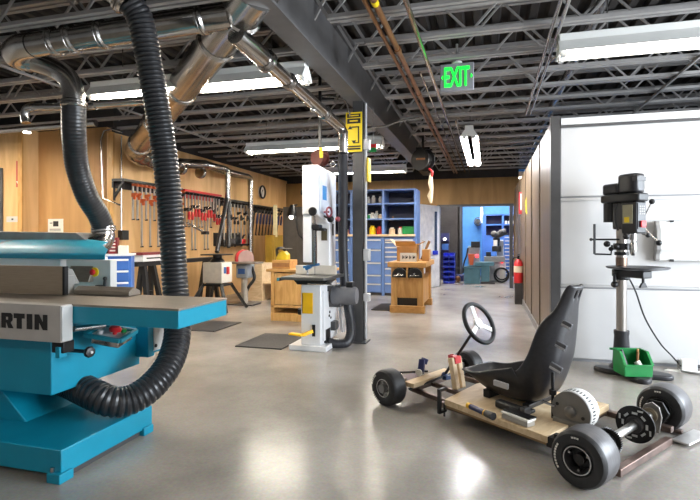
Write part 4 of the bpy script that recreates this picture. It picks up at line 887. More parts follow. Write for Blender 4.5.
# ================================================================ WHITE SWING DOOR
hx, hy = Vector((-1.22, 12.9, 0)), Vector((-1.62, 11.85, 0))
u = (hx - hy).normalized(); nrm = Vector((u.y, -u.x, 0))
dl = thing('door_3', None, None, tuple(hx)); dl['kind'] = 'structure'
L = (hx - hy).length
build('door_leaf', MB().ob((hx + hy) / 2 + Vector((0, 0, 1.04)), u, nrm, (0, 0, 1), L / 2, 0.022, 1.03), M('swing_door_white', (244, 246, 250), 0.4), dl, True, bev=0.004)
q = hy + u * (L * 0.80) + nrm * 0.026
build('glass_slot', MB().ob(q + Vector((0, 0, 1.42)), u, nrm, (0, 0, 1), 0.055, 0.008, 0.5), M('slot_grey', (70, 76, 96), 0.2), dl, True)
build('handle', MB().ob(q + Vector((0, 0, 0.88)) - u * 0.05, u, nrm, (0, 0, 1), 0.12, 0.03, 0.05), binblue, dl, True, bev=0.006)
# ================================================================ THE BLUE MACHINE ROOM
p0, p1 = AY(443.5, 252, 13.9), AY(455, 287, 13.9)
bw = (p1.x - p0.x) / 2
def bin_proto():
    b_ = thing('storage_bin', 'x', 'bin', (0, 0, 0), 0, 'blue storage bins stacked in the machine room')
    w, d, h = bw / 2 - 0.006, 0.15, 0.125
    build('body', MB().bx(-w, w, -d, d, 0, 0.006).bx(-w, -w + 0.006, -d, d, 0, h).bx(w - 0.006, w, -d, d, 0, h).bx(-w, w, d - 0.006, d, 0, h).bx(-w, w, -d, -d + 0.006, 0, h * 0.5), binblue, b_)
    build('label_lip', MB().bx(-w, w, -d - 0.012, -d, h * 0.32, h * 0.5), M('bin_lip', (60, 90, 220), 0.4), b_)
    return b_
bp = bin_proto(); first = True
RN = ['floor', 'second', 'third', 'fourth', 'fifth', 'top']
for c_ in range(2):
    for r_ in range(6):
        o = bp if first else dup(bp); first = False
        o.location = ((p0.x + p1.x) / 2 + (c_ - 0.5) * bw, 13.9, 0.012 + r_ * 0.139)
        o['label'] = 'blue storage bin, %s row of the stack nearer the %s' % (RN[r_] if r_ in (0, 5) else RN[r_] + '-lowest', 'white door' if c_ == 0 else 'lathe')
build('bin_rack', MB().bx(p0.x - 0.01, p1.x + 0.01, 14.06, 14.1, 0, 0.86).bx(p0.x - 0.01, p1.x + 0.01, 13.75, 14.06, 0, 0.012), navy, label='dark rack behind the stacked blue bins', cat='rack')
a, b = AY(442, 236, 14.9), AY(448, 255, 14.9)
t = thing('shelf_rack', 'dim rack with blue parts against the dark wall above the bins', 'rack', ((a.x + b.x) / 2, 14.95, 0))
build('frame', MB().bx(-0.12, 0.12, -0.02, 0.02, 0, 1.4).bx(-0.12, 0.12, -0.18, 0.0, 0.88, 0.9).bx(-0.12, 0.12, -0.18, 0.0, 1.15, 1.17), navy, t)
build('lamp', MB().sph((0.0, -0.12, 1.22), 0.04), lamp_s, t)
build('parts_box', MB().bx(-0.08, 0.1, -0.16, -0.02, 0.9, 1.08), bluep, t, bev=0.01)
# lathe
q0, q1 = AY(464, 268, 13.9), AY(480, 287, 13.9)
t = thing('metal_lathe', 'teal-grey metalworking lathe on cabinet legs in the blue room', 'machine', (q0.x + 0.3, 14.1, 0))
build('cabinet', MB().bx(q0.x, q1.x, 13.9, 14.4, 0, q0.z), machgreen, t, True, bev=0.01)
build('tray', MB().bx(q0.x - 0.02, q1.x + 0.02, 13.87, 14.4, q0.z, q0.z + 0.03), M('tray_green', (70, 110, 122), 0.4), t, True)
r0, r1 = AY(475, 262, 14.0), AY(494, 266, 14.0)
build('bed', MB().bx(r0.x, r1.x, 13.95, 14.35, r1.z, r0.z), machgreen, t, True, bev=0.008)
build('cabinet', MB().bx(AY(481, 266, 14).x, AY(489.5, 266, 14).x, 14.0, 14.35, 0, r1.z), machgreen, t, True, bev=0.008)
build('plinth', MB().bx(AY(481, 287, 13.9).x, AY(495, 287, 13.9).x, 13.92, 14.4, 0, 0.06), darkgrey, t, True)
build('headstock', MB().bx(AY(468, 250, 14.2).x, AY(480, 250, 14.2).x, 14.1, 14.4, q0.z + 0.03, AY(470, 246, 14.1).z), M('headstock', (140, 164, 176), 0.45), t, True, bev=0.01)
build('display', MB().bx(AY(471, 243, 14.1).x, AY(480, 243, 14.1).x, 14.05, 14.1, AY(471, 247.5, 14.1).z, AY(471, 241.5, 14.1).z), black, t, True, bev=0.004)
build('indicator', MB().sph(AY(477, 256, 14.0), 0.05), redled, t, True)
build('guard', MB().prism([(AY(468, 254, 14).x, AY(468, 254, 14).z), (AY(474.5, 254, 14).x, AY(468, 254, 14).z), (AY(473, 264, 14).x, AY(470, 265, 14).z), (AY(470, 264, 14).x, AY(470, 265, 14).z)], 'y', 13.95, 14.05), orangep, t, True, bev=0.004)
build('coolant_hose', MB().tube(spline([AY(468, 248, 14), AY(466.5, 256, 14), AY(464, 263, 14), AY(463, 273, 13.85)], 6), 0.022, 8), black, t, True)
# milling machine
q0, q1 = AY(486, 262, 14.6), AY(503, 288, 14.6)
t = thing('milling_machine', 'white milling machine with black head and cable loop in the blue room', 'machine', ((q0.x + q1.x) / 2, 14.8, 0))
build('base', MB().bx(q0.x + 0.05, q1.x + 0.08, 14.6, 15.2, 0, AY(490, 262, 14.6).z), M('mill_white', (214, 216, 220), 0.4), t, True, bev=0.02)
build('table', MB().bx(AY(484, 258, 14.5).x, AY(505, 258, 14.5).x, 14.45, 14.75, AY(490, 262, 14.5).z, AY(490, 256.5, 14.5).z), midgrey, t, True, bev=0.006)
build('column', MB().bx(AY(497, 250, 15).x, AY(503.5, 250, 15).x, 14.9, 15.25, 0.7, AY(500, 240, 15).z), M('mill_white', (196, 200, 206)), t, True, bev=0.015)
hd2 = build('head', MB().cyl(AY(496.5, 250, 14.7), AY(496.5, 238, 14.7), 0.07, 0.1).bx(AY(492, 250, 14.7).x, AY(501, 250, 14.7).x, 14.6, 14.9, AY(490, 251.5, 14.7).z, AY(490, 246, 14.7).z), black, t, True, bev=0.01)
build('motor', MB().cyl(AY(494, 237, 14.7), AY(506, 231, 14.7), 0.09).sph(AY(494, 234, 14.6), 0.09).sph(AY(501, 232, 14.6), 0.07).sph(AY(511, 236, 14.7), 0.06), darkgrey, t, True)
build('spindle', MB().cyl(AY(495.5, 246, 14.6), AY(495.5, 240, 14.6), 0.055), paperm, t, True)
build('indicator', MB().sph(AY(502, 262, 14.55), 0.035), redled, t, True)
c = AY(501.5, 275, 14.4)
build('cable_loop', MB().torus(c, (0.15, -1, 0), 0.19, 0.028, 36, 10).torus(c + Vector((0.01, 0.03, 0.03)), (0.05, -1, 0.05), 0.16, 0.02, 36, 10), blackm, t, True)
build('knee_screw', MB().bx(AY(500, 270, 14.5).x, AY(504.5, 270, 14.5).x, 14.45, 14.6, 0, 0.45), paperm, t, True)
build('vise', MB().bx(AY(486, 255, 14.6).x, AY(491, 255, 14.6).x, 14.52, 14.7, AY(490, 256.5, 14.5).z, AY(490, 252, 14.5).z), blackm, t, True)
# tall blue cabinet behind
sx0, sx1 = AY(485, 220, 16.4).x, AY(518, 220, 16.4).x
t = thing('shelving_unit', 'tall blue cabinet of cubbies and shallow drawers in the far blue room', 'shelving unit', ((sx0 + sx1) / 2, 16.6, 0))
zt, zm, zl = AY(500, 214.5, 16.4).z, AY(500, 224.5, 16.4).z, AY(500, 236, 16.4).z
xm = AY(503, 220, 16.4).x
fr = MB()
for x in (sx0, xm, sx1): fr.bx(x - 0.03, x + 0.03, 16.4, 16.9, 0, zt)
for z in (zt, zm, zl): fr.bx(sx0, sx1, 16.4, 16.9, z - 0.02, z + 0.02)
build('frame', fr, bluep, t, True); build('back_panel', MB().bx(sx0, sx1, 16.88, 16.92, 0, zt), navy, t, True)
build('carcass', MB().bx(sx0, sx1, 16.43, 16.88, 0, zl), bluep, t, True)
z = zl - 0.02
for k in range(13):
    d_ = build('drawer', MB().bx(xm + 0.04, sx1 - 0.04, 16.405, 16.43, z - 0.105, z - 0.008), bluep, t, True); build('handle', MB().bx(xm + 0.05, sx1 - 0.05, 16.38, 16.405, z - 0.035, z - 0.008), greyp, d_, True)
    z -= 0.115
for k in range(4):
    x = xm + 0.1 + 0.1 * k
    build('paint_tin', MB().cyl((x, 16.6, zm + 0.02), (x, 16.6, zm + 0.12), 0.04, n=14), paperm, label='pale tin in the upper blue cubby, %s from its dividing post' % ORD[k], cat='tin', group='tins in the blue cubby')
t = thing('wall_fan', 'small grey fan on the blue wall of the machine room', 'fan', tuple(AY(477, 224, 16.7)))
p = AY(478, 221.5, 16.7)
build('guard', MB().torus(p, (0.4, -1, -0.2), 0.13, 0.015, 24, 8).torus(p, (0.4, -1, -0.2), 0.07, 0.01, 20, 6), darkgrey, t, True); build('motor', MB().sph(p + Vector((-0.02, 0.08, 0)), 0.09), midgrey, t, True)
build('bracket', MB().bar(p, p + Vector((0, 0.3, -0.1)), 0.02), midgrey, t, True)
build('air_cord', MB().tube([AY(481.5, 207, 14.6), AY(481.8, 214, 14.6), AY(481, 218, 14.6), AY(481.8, 223, 14.6)], [0.03, 0.045, 0.035, 0.02], 8), paperm, label='pale cord hanging inside the rear doorway', cat='cord')
build('electrical_conduit', MB().bar(AY(483, 210, 16.3), Vector((AY(483, 268, 16.3).x, 16.3, 0)), 0.025), bluep, label='blue post at the edge of the tall blue cabinet', cat='post')
build('ceiling_light', MB().bx(0.15, 0.75, 15.4, 15.7, 2.24, 2.30), lamp_s, label='lit ceiling light inside the far blue room', cat='light')
build('crate', MB().bx(AY(456, 280, 14.6).x, AY(463.5, 280, 14.6).x, 14.6, 15.0, 0, AY(460, 275, 14.6).z), navy, bev=0.01, label='dark blue crate on the floor between the bins and the lathe', cat='crate')
build('tool_bag', MB().sph((AY(458, 285, 14.3).x, 14.3, 0.09), 0.1, (0.8, 0.8, 0.9)), copper, label='brown bag on the floor beside the stacked blue bins', cat='bag')
# ================================================================ DRILL PRESS by the white door
t = thing('drill_press', 'black floor drill press with a steel column in front of the white door', 'drill press', (1.2, 5.13, 0), radians(38))
cast = M('cast_black', (44, 43, 47), 0.4, 0.1, 0.08)
pb = MB()
pts = []
for k in range(40):
    a = 2 * pi * k / 40
    r = 0.20 + 0.07 * cos(4 * a + pi) * -1
    pts.append((r * 1.0 * cos(a + pi / 4), -0.11 + r * 1.35 * sin(a + pi / 4)))
pb.prism(pts, 'z', 0.0, 0.045)
build('base', pb, cast, t, bev=0.015)
build('base_boss', MB().lathe([(0.12, 0.03), (0.10, 0.06), (0.078, 0.08), (0.062, 0.34), (0.066, 0.36), (0.066, 0.39), (0.045, 0.39)], (0, 0, 0), (0, 0, 1), 28), cast, t)
build('column', MB().cyl((0, 0, 0.38), (0, 0, 1.42), 0.045, n=32), brushed, t)
build('column_sleeve', MB().cyl((0, 0, 0.99), (0, 0, 1.07), 0.049, n=32), M('sleeve_brown', (120, 100, 88), 0.35, 0.8), t)
tb = build('table', MB().lathe([(0.0, 0.955), (0.10, 0.955), (0.24, 0.972), (0.255, 0.98), (0.255, 0.99), (0.0, 0.99)], (0.0, -0.16, 0), (0, 0, 1), 40), cast, t)
build('table_bracket', MB().bx(-0.06, 0.06, -0.26, 0.06, 0.89, 0.958).cyl((0, 0, 0.86), (0, 0, 0.95), 0.068), black, tb, bev=0.01)
kn = build('clamp_knob', MB().prism([(0.0, 0.80), (0.10, 0.80), (0.07, 0.845), (0.03, 0.845)], 'y', -0.19, -0.17), black, tb, bev=0.004)
build('clamp_screw', MB().cyl((0.05, -0.18, 0.95), (0.05, -0.18, 0.84), 0.012), blackm, tb); build('clamp_screw', MB().cyl((-0.09, 0.0, 0.93), (-0.09, 0.0, 0.82), 0.014), blackm, tb); build('clamp_knob', MB().sph((-0.09, 0.0, 0.82), 0.032), black, tb)
hd = build('head', MB().prism([(-0.06, 1.29), (0.06, 1.29), (0.068, 1.34), (0.068, 1.58), (-0.068, 1.58), (-0.068, 1.34)], 'y', -0.20, -0.05).prism([(-0.05, 1.33), (0.05, 1.33), (0.05, 1.58), (-0.05, 1.58)], 'y', -0.06, 0.06), black, t, bev=0.012)
build('belt_cover', MB().prism([(-0.075, 0.17), (0.075, 0.17), (0.095, 0.05), (0.092, -0.15), (0.065, -0.225), (-0.065, -0.225), (-0.092, -0.15), (-0.095, 0.05)], 'z', 1.58, 1.655), black, t, bev=0.014)
cvm = M('cover_black', (34, 33, 36), 0.3, 0, 0.08)
build('belt_cover_top', MB().prism([(-0.072, -0.01), (0.072, -0.01), (0.078, -0.13), (0.055, -0.2), (-0.055, -0.2), (-0.078, -0.13)], 'z', 1.655, 1.835), cvm, t, bev=0.025)
build('belt_cover_step', MB().prism([(-0.066, 0.16), (0.066, 0.16), (0.078, -0.02), (-0.078, -0.02)], 'z', 1.655, 1.76), cvm, t, bev=0.022)
build('cover_band', MB().prism([(-0.077, -0.13), (-0.055, -0.204), (0.055, -0.204), (0.077, -0.13)], 'z', 1.765, 1.80), darkgrey, t)
build('front_plate', MB().bx(-0.052, 0.052, -0.207, -0.20, 1.33, 1.565), M('plate_black', (28, 28, 32), 0.3), t, bev=0.003)
fp = MB()
for r_ in range(4):
    for c_ in range(3): fp.bx(-0.035 + 0.025 * c_, -0.017 + 0.025 * c_, -0.2095, -0.207, 1.46 + 0.022 * r_, 1.475 + 0.022 * r_)
build('speed_chart', fp, midgrey, t, sm=0)
build('switch', MB().bx(-0.03, 0.034, -0.225, -0.207, 1.345, 1.405), redp, t, bev=0.006)
build('side_plate', MB().bx(-0.076, -0.068, -0.17, -0.07, 1.38, 1.55), M('side_label', (150, 146, 120), 0.5), t, bev=0.002)
build('side_sticker', MB().bx(-0.078, -0.076, -0.14, -0.09, 1.39, 1.44), signyel, t)
build('cable', MB().tube(spline([(-0.075, -0.03, 1.57), (-0.105, -0.02, 1.52), (-0.11, -0.02, 1.42), (-0.08, -0.03, 1.32)], 6), 0.009, 8), black, t)
build('motor', MB().cyl((0, 0.12, 1.40), (0, 0.12, 1.58), 0.06), black, t)
build('quill', MB().cyl((0, -0.12, 1.30), (0, -0.12, 1.23), 0.03).cyl((0, -0.12, 1.23), (0, -0.12, 1.21), 0.018), steel, t)
build('chuck', MB().lathe([(0.018, 1.09), (0.024, 1.11), (0.03, 1.14), (0.03, 1.19), (0.024, 1.21), (0, 1.21)], (0, -0.12, 0)), steel, t)
hub = Vector((0.068, -0.11, 1.375))
fh = build('feed_handle', MB().cyl(hub, hub + Vector((0.05, 0, 0)), 0.026), steel, t)
for a_ in (110, 230, 350):
    a = radians(a_); e = hub + Vector((0.09, 0.22 * cos(a), 0.22 * sin(a)))
    build('spoke', MB().cyl(hub + Vector((0.04, 0, 0)), e, 0.007, n=10), steel, fh)
    build('knob', MB().sph(e, 0.026), black, fh)
for (p, q, r) in (((-0.04, -0.12, 1.29), (-0.10, -0.13, 1.265), 0.03), ((0.05, -0.17, 1.29), (0.085, -0.20, 1.275), 0.022)):
    lv = build('depth_lever', MB().cyl(p, q, 0.009), steel, t); build('knob', MB().sph(q, r), black, lv)
# hold-down frame on a clamp collar round the column
W = lambda px, py: AY(px, py, 5.10)
cl = build('column_clamp', MB().cyl((0, 0, 1.14), (0, 0, 1.20), 0.07, n=20).sph((-0.09, -0.02, 1.17), 0.028).cyl((-0.09, -0.02, 1.17), (0, 0, 1.17), 0.012).cyl((0, 0, 1.09), (0, 0, 1.12), 0.06), blackm, t)
build('guide_rod', MB().tube([W(594.5, 224), W(594.5, 254)], 0.011, 10).tube([W(591, 239.5), W(622, 239.5)], 0.009, 10).tube([W(594.5, 254), W(611, 254.5), W(612, 245)], 0.009, 10).sph(W(591, 239.5), 0.015).sph(W(607, 244), 0.03).sph(W(611, 249), 0.022), blackm, t, True)
# green bin on the base
c = FL(628, 379, 0.045)
t = thing('parts_bin', 'green plastic bin of odds and ends standing on the drill press base', 'bin', (1.235, 4.91, 0.046), radians(12))
bn = MB()
w0, d0, h0 = 0.115, 0.105, 0.20
side = [(d0, 0.0), (-d0, 0.0), (-d0 - 0.01, 0.10), (-d0 + 0.08, h0), (d0, h0)]
for s in (-1, 1): bn.prism(side, 'x', s * w0 - 0.004, s * w0 + 0.004)
bn.bx(-w0, w0, -d0, d0, 0, 0.008).bx(-w0, w0, d0 - 0.008, d0, 0, h0).bx(-w0, w0, -d0 - 0.006, -d0 + 0.004, 0, 0.10)
build('body', bn, greenp, t, bev=0.003)
rm = MB().bx(-w0 - 0.014, -w0 + 0.008, -d0 + 0.08, d0 + 0.01, h0 - 0.014, h0 + 0.004).bx(w0 - 0.008, w0 + 0.014, -d0 + 0.08, d0 + 0.01, h0 - 0.014, h0 + 0.004).bx(-w0 - 0.03, w0 + 0.014, d0 - 0.01, d0 + 0.014, h0 - 0.014, h0 + 0.004)
for s in (-1, 1): rm.bar((s * w0, -d0 - 0.01, 0.10), (s * w0, -d0 + 0.08, h0), 0.012, 0.006)
rm.bx(-w0, w0, -d0 - 0.016, -d0 - 0.004, 0.088, 0.106)
build('rim', rm, greenp, t, bev=0.002)
for (x, y, r, L, m_, nm, lb) in ((-0.06, -0.02, .028, .22, blackm, 'bottle', 'dark bottle leaning inside the green bin'), (0.02, -0.03, .012, .20, copper, 'wood_scrap', 'brown wood scrap sticking out of the green bin'), (0.05, 0.03, .010, .22, card, 'wood_scrap', 'thin tan offcut sticking out of the green bin'), (0.05, -0.07, .026, .12, paperm, 'roll', 'small white roll in the front of the green bin')):
    rt = Matrix.Translation((1.235, 4.90, 0.056)) @ Matrix.Rotation(radians(12), 4, 'Z')
    a = rt @ Vector((x, y, r)); b = rt @ Vector((x + (0.03 if nm == 'wood_scrap' else -0.03), y + 0.04, L * 0.9))
    build(nm, MB().cyl(a, b, r, r * (0.55 if nm == 'bottle' else 1), n=12), m_, label=lb, cat=nm.replace('_', ' '), sm=40)
# power cord and adapter
pc = [(1.24, 5.16, 0.93), AY(635, 290, 5.2), AY(645, 318, 5.3), AY(660, 343, 5.35), AY(672, 356, 5.36), AY(681, 366.5, 5.3)]
build('power_cord', MB().tube(spline([Vector(p) for p in pc], 8), 0.0075, 8), black, bpy.data.objects['drill_press'], True)
p = FL(687, 371)
t = thing('power_adapter', 'white power adapter lying on the floor by the white door', 'adapter', (p.x, p.y, 0))
build('body', MB().bx(-0.06, 0.075, -0.04, 0.04, 0.0, 0.11), white, t, bev=0.012); build('plug_face', MB().bx(-0.075, -0.06, -0.03, 0.03, 0.02, 0.10), midgrey, t, bev=0.006)
build('power_cord', MB().tube(spline([Vector((p.x + 0.072, p.y, 0.05)), Vector((p.x + 0.25, p.y + 0.02, 0.045)), Vector((p.x + 0.6, p.y + 0.03, 0.02))], 6) , 0.014, 10), black, t, True)
build('extension_cable', MB().tube(spline([Vector((p.x - 0.07, p.y - 0.06, 0.01)), Vector((p.x + 0.05, p.y - 0.11, 0.01)), Vector((p.x + 0.22, p.y - 0.08, 0.01)), Vector((p.x + 0.45, p.y - 0.02, 0.01))], 6), 0.009, 8), midgrey, label='thin grey cable looping on the floor in front of the white adapter', cat='cable')
build('paper_sheet', MB().prism([(p.x - 0.2, p.y - 0.03), (p.x + 0.08, p.y - 0.12), (p.x + 0.2, p.y - 0.0), (p.x - 0.15, p.y + 0.03)], 'z', 0.001, 0.003), paperm, label='white paper sheet on the floor under the white adapter', cat='paper')
# white box on the door
a, b = AY(655, 221, 5.40), AY(655, 261, 5.40)
t = thing('wall_light', 'white boxy panel fitting fixed to the white sectional door', 'fitting', (2.1, 5.40, b.z))
h = a.z - b.z; x0 = a.x - 2.1
build('housing', MB().bx(x0 + 0.01, 0.9, 0.0, 0.06, 0.0, h), midgrey, t, bev=0.004)
build('face', MB().prism([(0.0, 0.0), (-0.02, 0.015), (-0.02, 0.07), (-0.055, 0.11), (-0.055, h - 0.09), (-0.02, h - 0.03), (-0.02, h - 0.01), (0.0, h)], 'x', x0 + 0.035, 0.9), white, t, bev=0.004)
build('end_cap', MB().prism([(0.0, 0.0), (-0.02, 0.015), (-0.02, 0.07), (-0.055, 0.11), (-0.055, h - 0.09), (-0.02, h - 0.03), (-0.02, h - 0.01), (0.0, h), (0.04, h), (0.04, 0)], 'x', x0, x0 + 0.035), M('end_cap_grey', (150, 148, 146), 0.5), t, bev=0.004)
build('clip', MB().bx(x0 + 0.12, x0 + 0.15, -0.035, 0.0, -0.004, 0.02).bx(x0 + 0.12, x0 + 0.15, -0.035, 0.0, h - 0.015, h + 0.004), black, t)
# ================================================================ GO-KART
KR = radians(55.94); K0 = Vector((0.797, 3.222, 0))
KM = Matrix.Translation(K0) @ Matrix.Rotation(KR, 4, 'Z')
kart = thing('go_kart', 'home-built go-kart with a black bucket seat and bare steel frame', 'go-kart', tuple(K0), KR)
def tyre(R, w, rim):
    h = w / 2
    return [(rim, -h * 0.86), (rim + 0.012, -h), (R * 0.72, -h * 1.04), (R * 0.9, -h * 0.98), (R * 0.975, -h * 0.82), (R, -h * 0.6), (R * 1.005, 0), (R, h * 0.6), (R * 0.975, h * 0.82), (R * 0.9, h * 0.98), (R * 0.72, h * 1.04), (rim + 0.012, h), (rim, h * 0.86), (rim - 0.01, h * 0.4), (rim - 0.01, -h * 0.4)]
def arc_mark(mb, c, r0, r1, a0, a1, x, n=8):
    for k in range(n):
        p, q = a0 + (a1 - a0) * k / n, a0 + (a1 - a0) * (k + 1) / n
        q -= (q - p) * 0.25
        vs = []
        for (r, a) in ((r0, p), (r1, p), (r1, q), (r0, q)):
            for dx in (-0.002, 0.0): vs.append((x + dx, c[1] + r * cos(a), c[2] + r * sin(a)))
        v = [mb.bm.verts.new(p_) for p_ in vs]
        for f in ((0, 2, 4, 6), (7, 5, 3, 1), (0, 1, 3, 2), (2, 3, 5, 4), (4, 5, 7, 6), (6, 7, 1, 0)): mb._f([v[i] for i in f])
def wheel(name, x, y, R, w, rim, rear):
    c = Vector((x, y, R)); s = -1 if x < 0 else 1; h = w / 2
    wh = build(name, MB().lathe(tyre(R, w, rim), c, (1, 0, 0), 56, True), rubber, kart)
    if rear: build('tread', MB().lathe([(R * 0.985, -h * 0.74), (R * 1.006, -h * 0.6), (R * 1.012, 0), (R * 1.006, h * 0.6), (R * 0.985, h * 0.74), (R * 0.95, 0)], c, (1, 0, 0), 56, True), slick, wh)
    build('rim', MB().lathe([(rim + 0.003, -h * 0.9), (rim - 0.004, -h * 0.98), (rim - 0.012, -h * 0.86), (rim - 0.016, -h * 0.3), (rim - 0.016, h * 0.3), (rim - 0.012, h * 0.86), (rim - 0.004, h * 0.98), (rim + 0.003, h * 0.9)], c, (1, 0, 0), 40, True), M('rim_dark', (64, 63, 64), 0.35, 0.6), wh)
    build('rim_ring', MB().torus(c + Vector((s * h * 0.97, 0, 0)), (1, 0, 0), rim - 0.002, 0.0028, 40, 8), M('rim_edge', (196, 194, 192), 0.35, 0.4), wh)
    dx = s * h * (0.25 if rear else 0.55)
    disc = MB().lathe([(0.0, -0.006), (rim - 0.012, -0.006), (rim - 0.012, 0.006), (0.0, 0.006)], c + Vector((dx, 0, 0)), (1, 0, 0), 32)
    build('rim_disc', disc, black if rear else M('front_rim', (58, 56, 56), 0.35, 0.5), wh)
    hub = MB().cyl(c + Vector((dx, 0, 0)), c + Vector((dx + s * 0.045, 0, 0)), 0.026 if rear else 0.032)
    build('hub', hub, blackm if rear else M('hub_grey', (150, 148, 148), 0.3, 0.8), wh)
    bo = MB(); n = 3 if rear else 6
    for k in range(n):
        a = 2 * pi * k / n + 0.5
        q = c + Vector((dx, cos(a) * (rim - 0.018 if rear else rim * 0.62), sin(a) * (rim - 0.018 if rear else rim * 0.62)))
        bo.cyl(q, q + Vector((s * (0.055 if rear else 0.014), 0, 0)), 0.006 if rear else 0.011, n=10)
    build('wheel_bolt', bo, steel, wh)
    if not rear:
        sp = MB()
        for k in range(6):
            a = 2 * pi * k / 6
            sp.bar(c + Vector((dx + s * 0.008, 0, 0)), c + Vector((dx + s * 0.008, cos(a) * (rim - 0.012), sin(a) * (rim - 0.012))), 0.010, 0.004, (1, 0, 0))
        build('spoke', sp, M('hub_grey', (150, 148, 148)), wh)
    xs_ = x - h * 1.045
    for (ra, rb, a0, a1, n_) in (((0.74, 0.80, -0.6, 0.6, 9), (0.76, 0.82, 1.35, 1.7, 3)) if rear else ((0.78, 0.86, 0.1, 0.9, 5), (0.78, 0.86, 5.0, 5.9, 6))):
        mk = MB(); arc_mark(mk, c, R * ra, R * rb, a0, a1, xs_, n_)
        build('sidewall_lettering', mk, paperm, wh, sm=0)
    return wh
for s in (-1, 1):
    wheel('rear_wheel', s * 0.572, 0.0, 0.143, 0.19, 0.07, True)
    wheel('front_wheel', s * 0.485, 1.50, 0.133, 0.13, 0.066, False)
build('rear_axle', MB().cyl((-0.5, 0, 0.143), (0.5, 0, 0.143), 0.024, n=24), M('axle_steel', (206, 204, 200), 0.3, 1.0), kart)
# sprocket
sp = MB(); n = 40; pl_ = []
for k in range(n * 2):
    a = pi * k / n; r = 0.074 if k % 2 else 0.065
    pl_.append((r * cos(a), 0.143 + r * sin(a)))
build('sprocket', sp.prism(pl_, 'x', -0.30, -0.285).cyl((-0.315, 0, 0.143), (-0.27, 0, 0.143), 0.045), blackm, kart)
bd = build('brake_disc', MB().lathe([(0.045, -0.005), (0.108, -0.005), (0.108, 0.005), (0.045, 0.005)], (0.08, 0, 0.143), (1, 0, 0), 48, True), M('disc_black', (32, 31, 32), 0.32, 0.4), kart)
ds = MB()
for k in range(8):
    a = 2 * pi * k / 8
    for (r, tt) in ((0.066, 0.009), (0.089, 0.007)):
        q = Vector((0.073, cos(a + (r > .08) * .35) * r, 0.143 + sin(a + (r > .08) * .35) * r)); tg = Vector((0, -sin(a), cos(a)))
        if r < .08 or k % 2 == 0: ds.ob(q, (1, 0, 0), tg, Vector((1, 0, 0)).cross(tg), 0.001, 0.015, tt * 0.7)
build('vent_slot', ds, greyp, bd, sm=0)
build('disc_hub', MB().lathe([(0.026, -0.03), (0.045, -0.03), (0.046, -0.01), (0.055, 0.0), (0.055, 0.012), (0.026, 0.012)], (0.08, 0, 0.143), (1, 0, 0), 24, True), M('hub_dark', (70, 68, 68), 0.35, 0.6), bd)
for k, x in enumerate((0.33, -0.42)):
    bc = build('bearing_carrier', MB().prism([(0.05, 0.04), (0.06, 0.13), (0.035, 0.2), (-0.01, 0.225), (-0.05, 0.2), (-0.065, 0.14), (-0.05, 0.04)], 'x', x - 0.008, x + 0.008), M('carrier_steel', (150, 146, 142), 0.35, 0.8) if k == 0 else blackm, kart, bev=0.003)
    build('bearing', MB().cyl((x - 0.028, 0, 0.143), (x + 0.028, 0, 0.143), 0.045), M('bearing_brass', (160, 146, 124), 0.3, 0.8), bc)
build('hub_flange', MB().prism([(0.08 * cos(2 * pi * k / 6), 0.143 + 0.08 * sin(2 * pi * k / 6)) for k in range(6)], 'x', 0.41, 0.43), blackm, kart, bev=0.006)
# frame
def rail(p, q, a, b=None, m_=rust, nm='frame_rail'): return build(nm, MB().bar(p, q, a, b), m_, kart, bev=0.004)
rail((-0.39, -0.08, 0.03), (0.28, -0.115, 0.03), 0.021, m_=M('brown_tube', (116, 96, 88), 0.38, 0.7, 0.14), nm='cross_tube')
rail((-0.34, 0.02, 0.07), (-0.34, 1.12, 0.07), 0.02)
rail((0.40, -0.10, 0.06), (0.40, 0.80, 0.06), 0.025, 0.018)
rail((0.52, -0.12, 0.02), (0.52, 0.75, 0.02), 0.02, 0.012)
rail((0.33, -0.16, 0.018), (0.62, -0.20, 0.018), 0.05, 0.006, M('flat_plate', (200, 198, 196), 0.35, 0.8), 'flat_plate')
rail((-0.34, 0.30, 0.075), (0.40, 0.30, 0.075), 0.02, m_=rust, nm='cross_tube')
rail((-0.30, 1.10, 0.08), (-0.28, 1.46, 0.09), 0.018); rail((0.30, 0.62, 0.07), (0.28, 1.5, 0.085), 0.018)
rail((-0.28, 1.44, 0.09), (0.28, 1.48, 0.09), 0.018, nm='cross_tube'); rail((-0.10, 1.0, 0.08), (-0.05, 1.46, 0.085), 0.016)
fb = build('front_board', MB().ob((-0.10, 1.43, 0.145), (1, 0.1, 0), (-0.1, 1, 0), (0, 0, 1), 0.27, 0.045, 0.018), palew, kart, bev=0.004)
for s in (-1, 1):
    b = build('spindle_bracket', MB().bx(s * 0.36 - 0.03, s * 0.36 + 0.03, 1.46, 1.53, 0.08, 0.18).cyl((s * 0.34, 1.50, 0.133), (s * 0.48, 1.50, 0.133), 0.014), M('spindle_steel', (130, 120, 112), 0.35, 0.8), kart, bev=0.004)
    build('kingpin', MB().cyl((s * 0.36, 1.50, 0.05), (s * 0.36, 1.50, 0.21), 0.012), steel, b)
build('tie_rod', MB().cyl((-0.38, 1.39, 0.12), (0.1, 1.36, 0.16), 0.010, n=10).cyl((0.1, 1.36, 0.16), (0.38, 1.40, 0.12), 0.010, n=10), blackm, kart)
build('pedal_plate', MB().ob((-0.22, 1.56, 0.13), (1, 0.05, 0), (-0.05, 1, 0), (0, 0, 1), 0.15, 0.07, 0.006), M('plate_plum', (92, 66, 74), 0.4, 0.3), kart, bev=0.003)
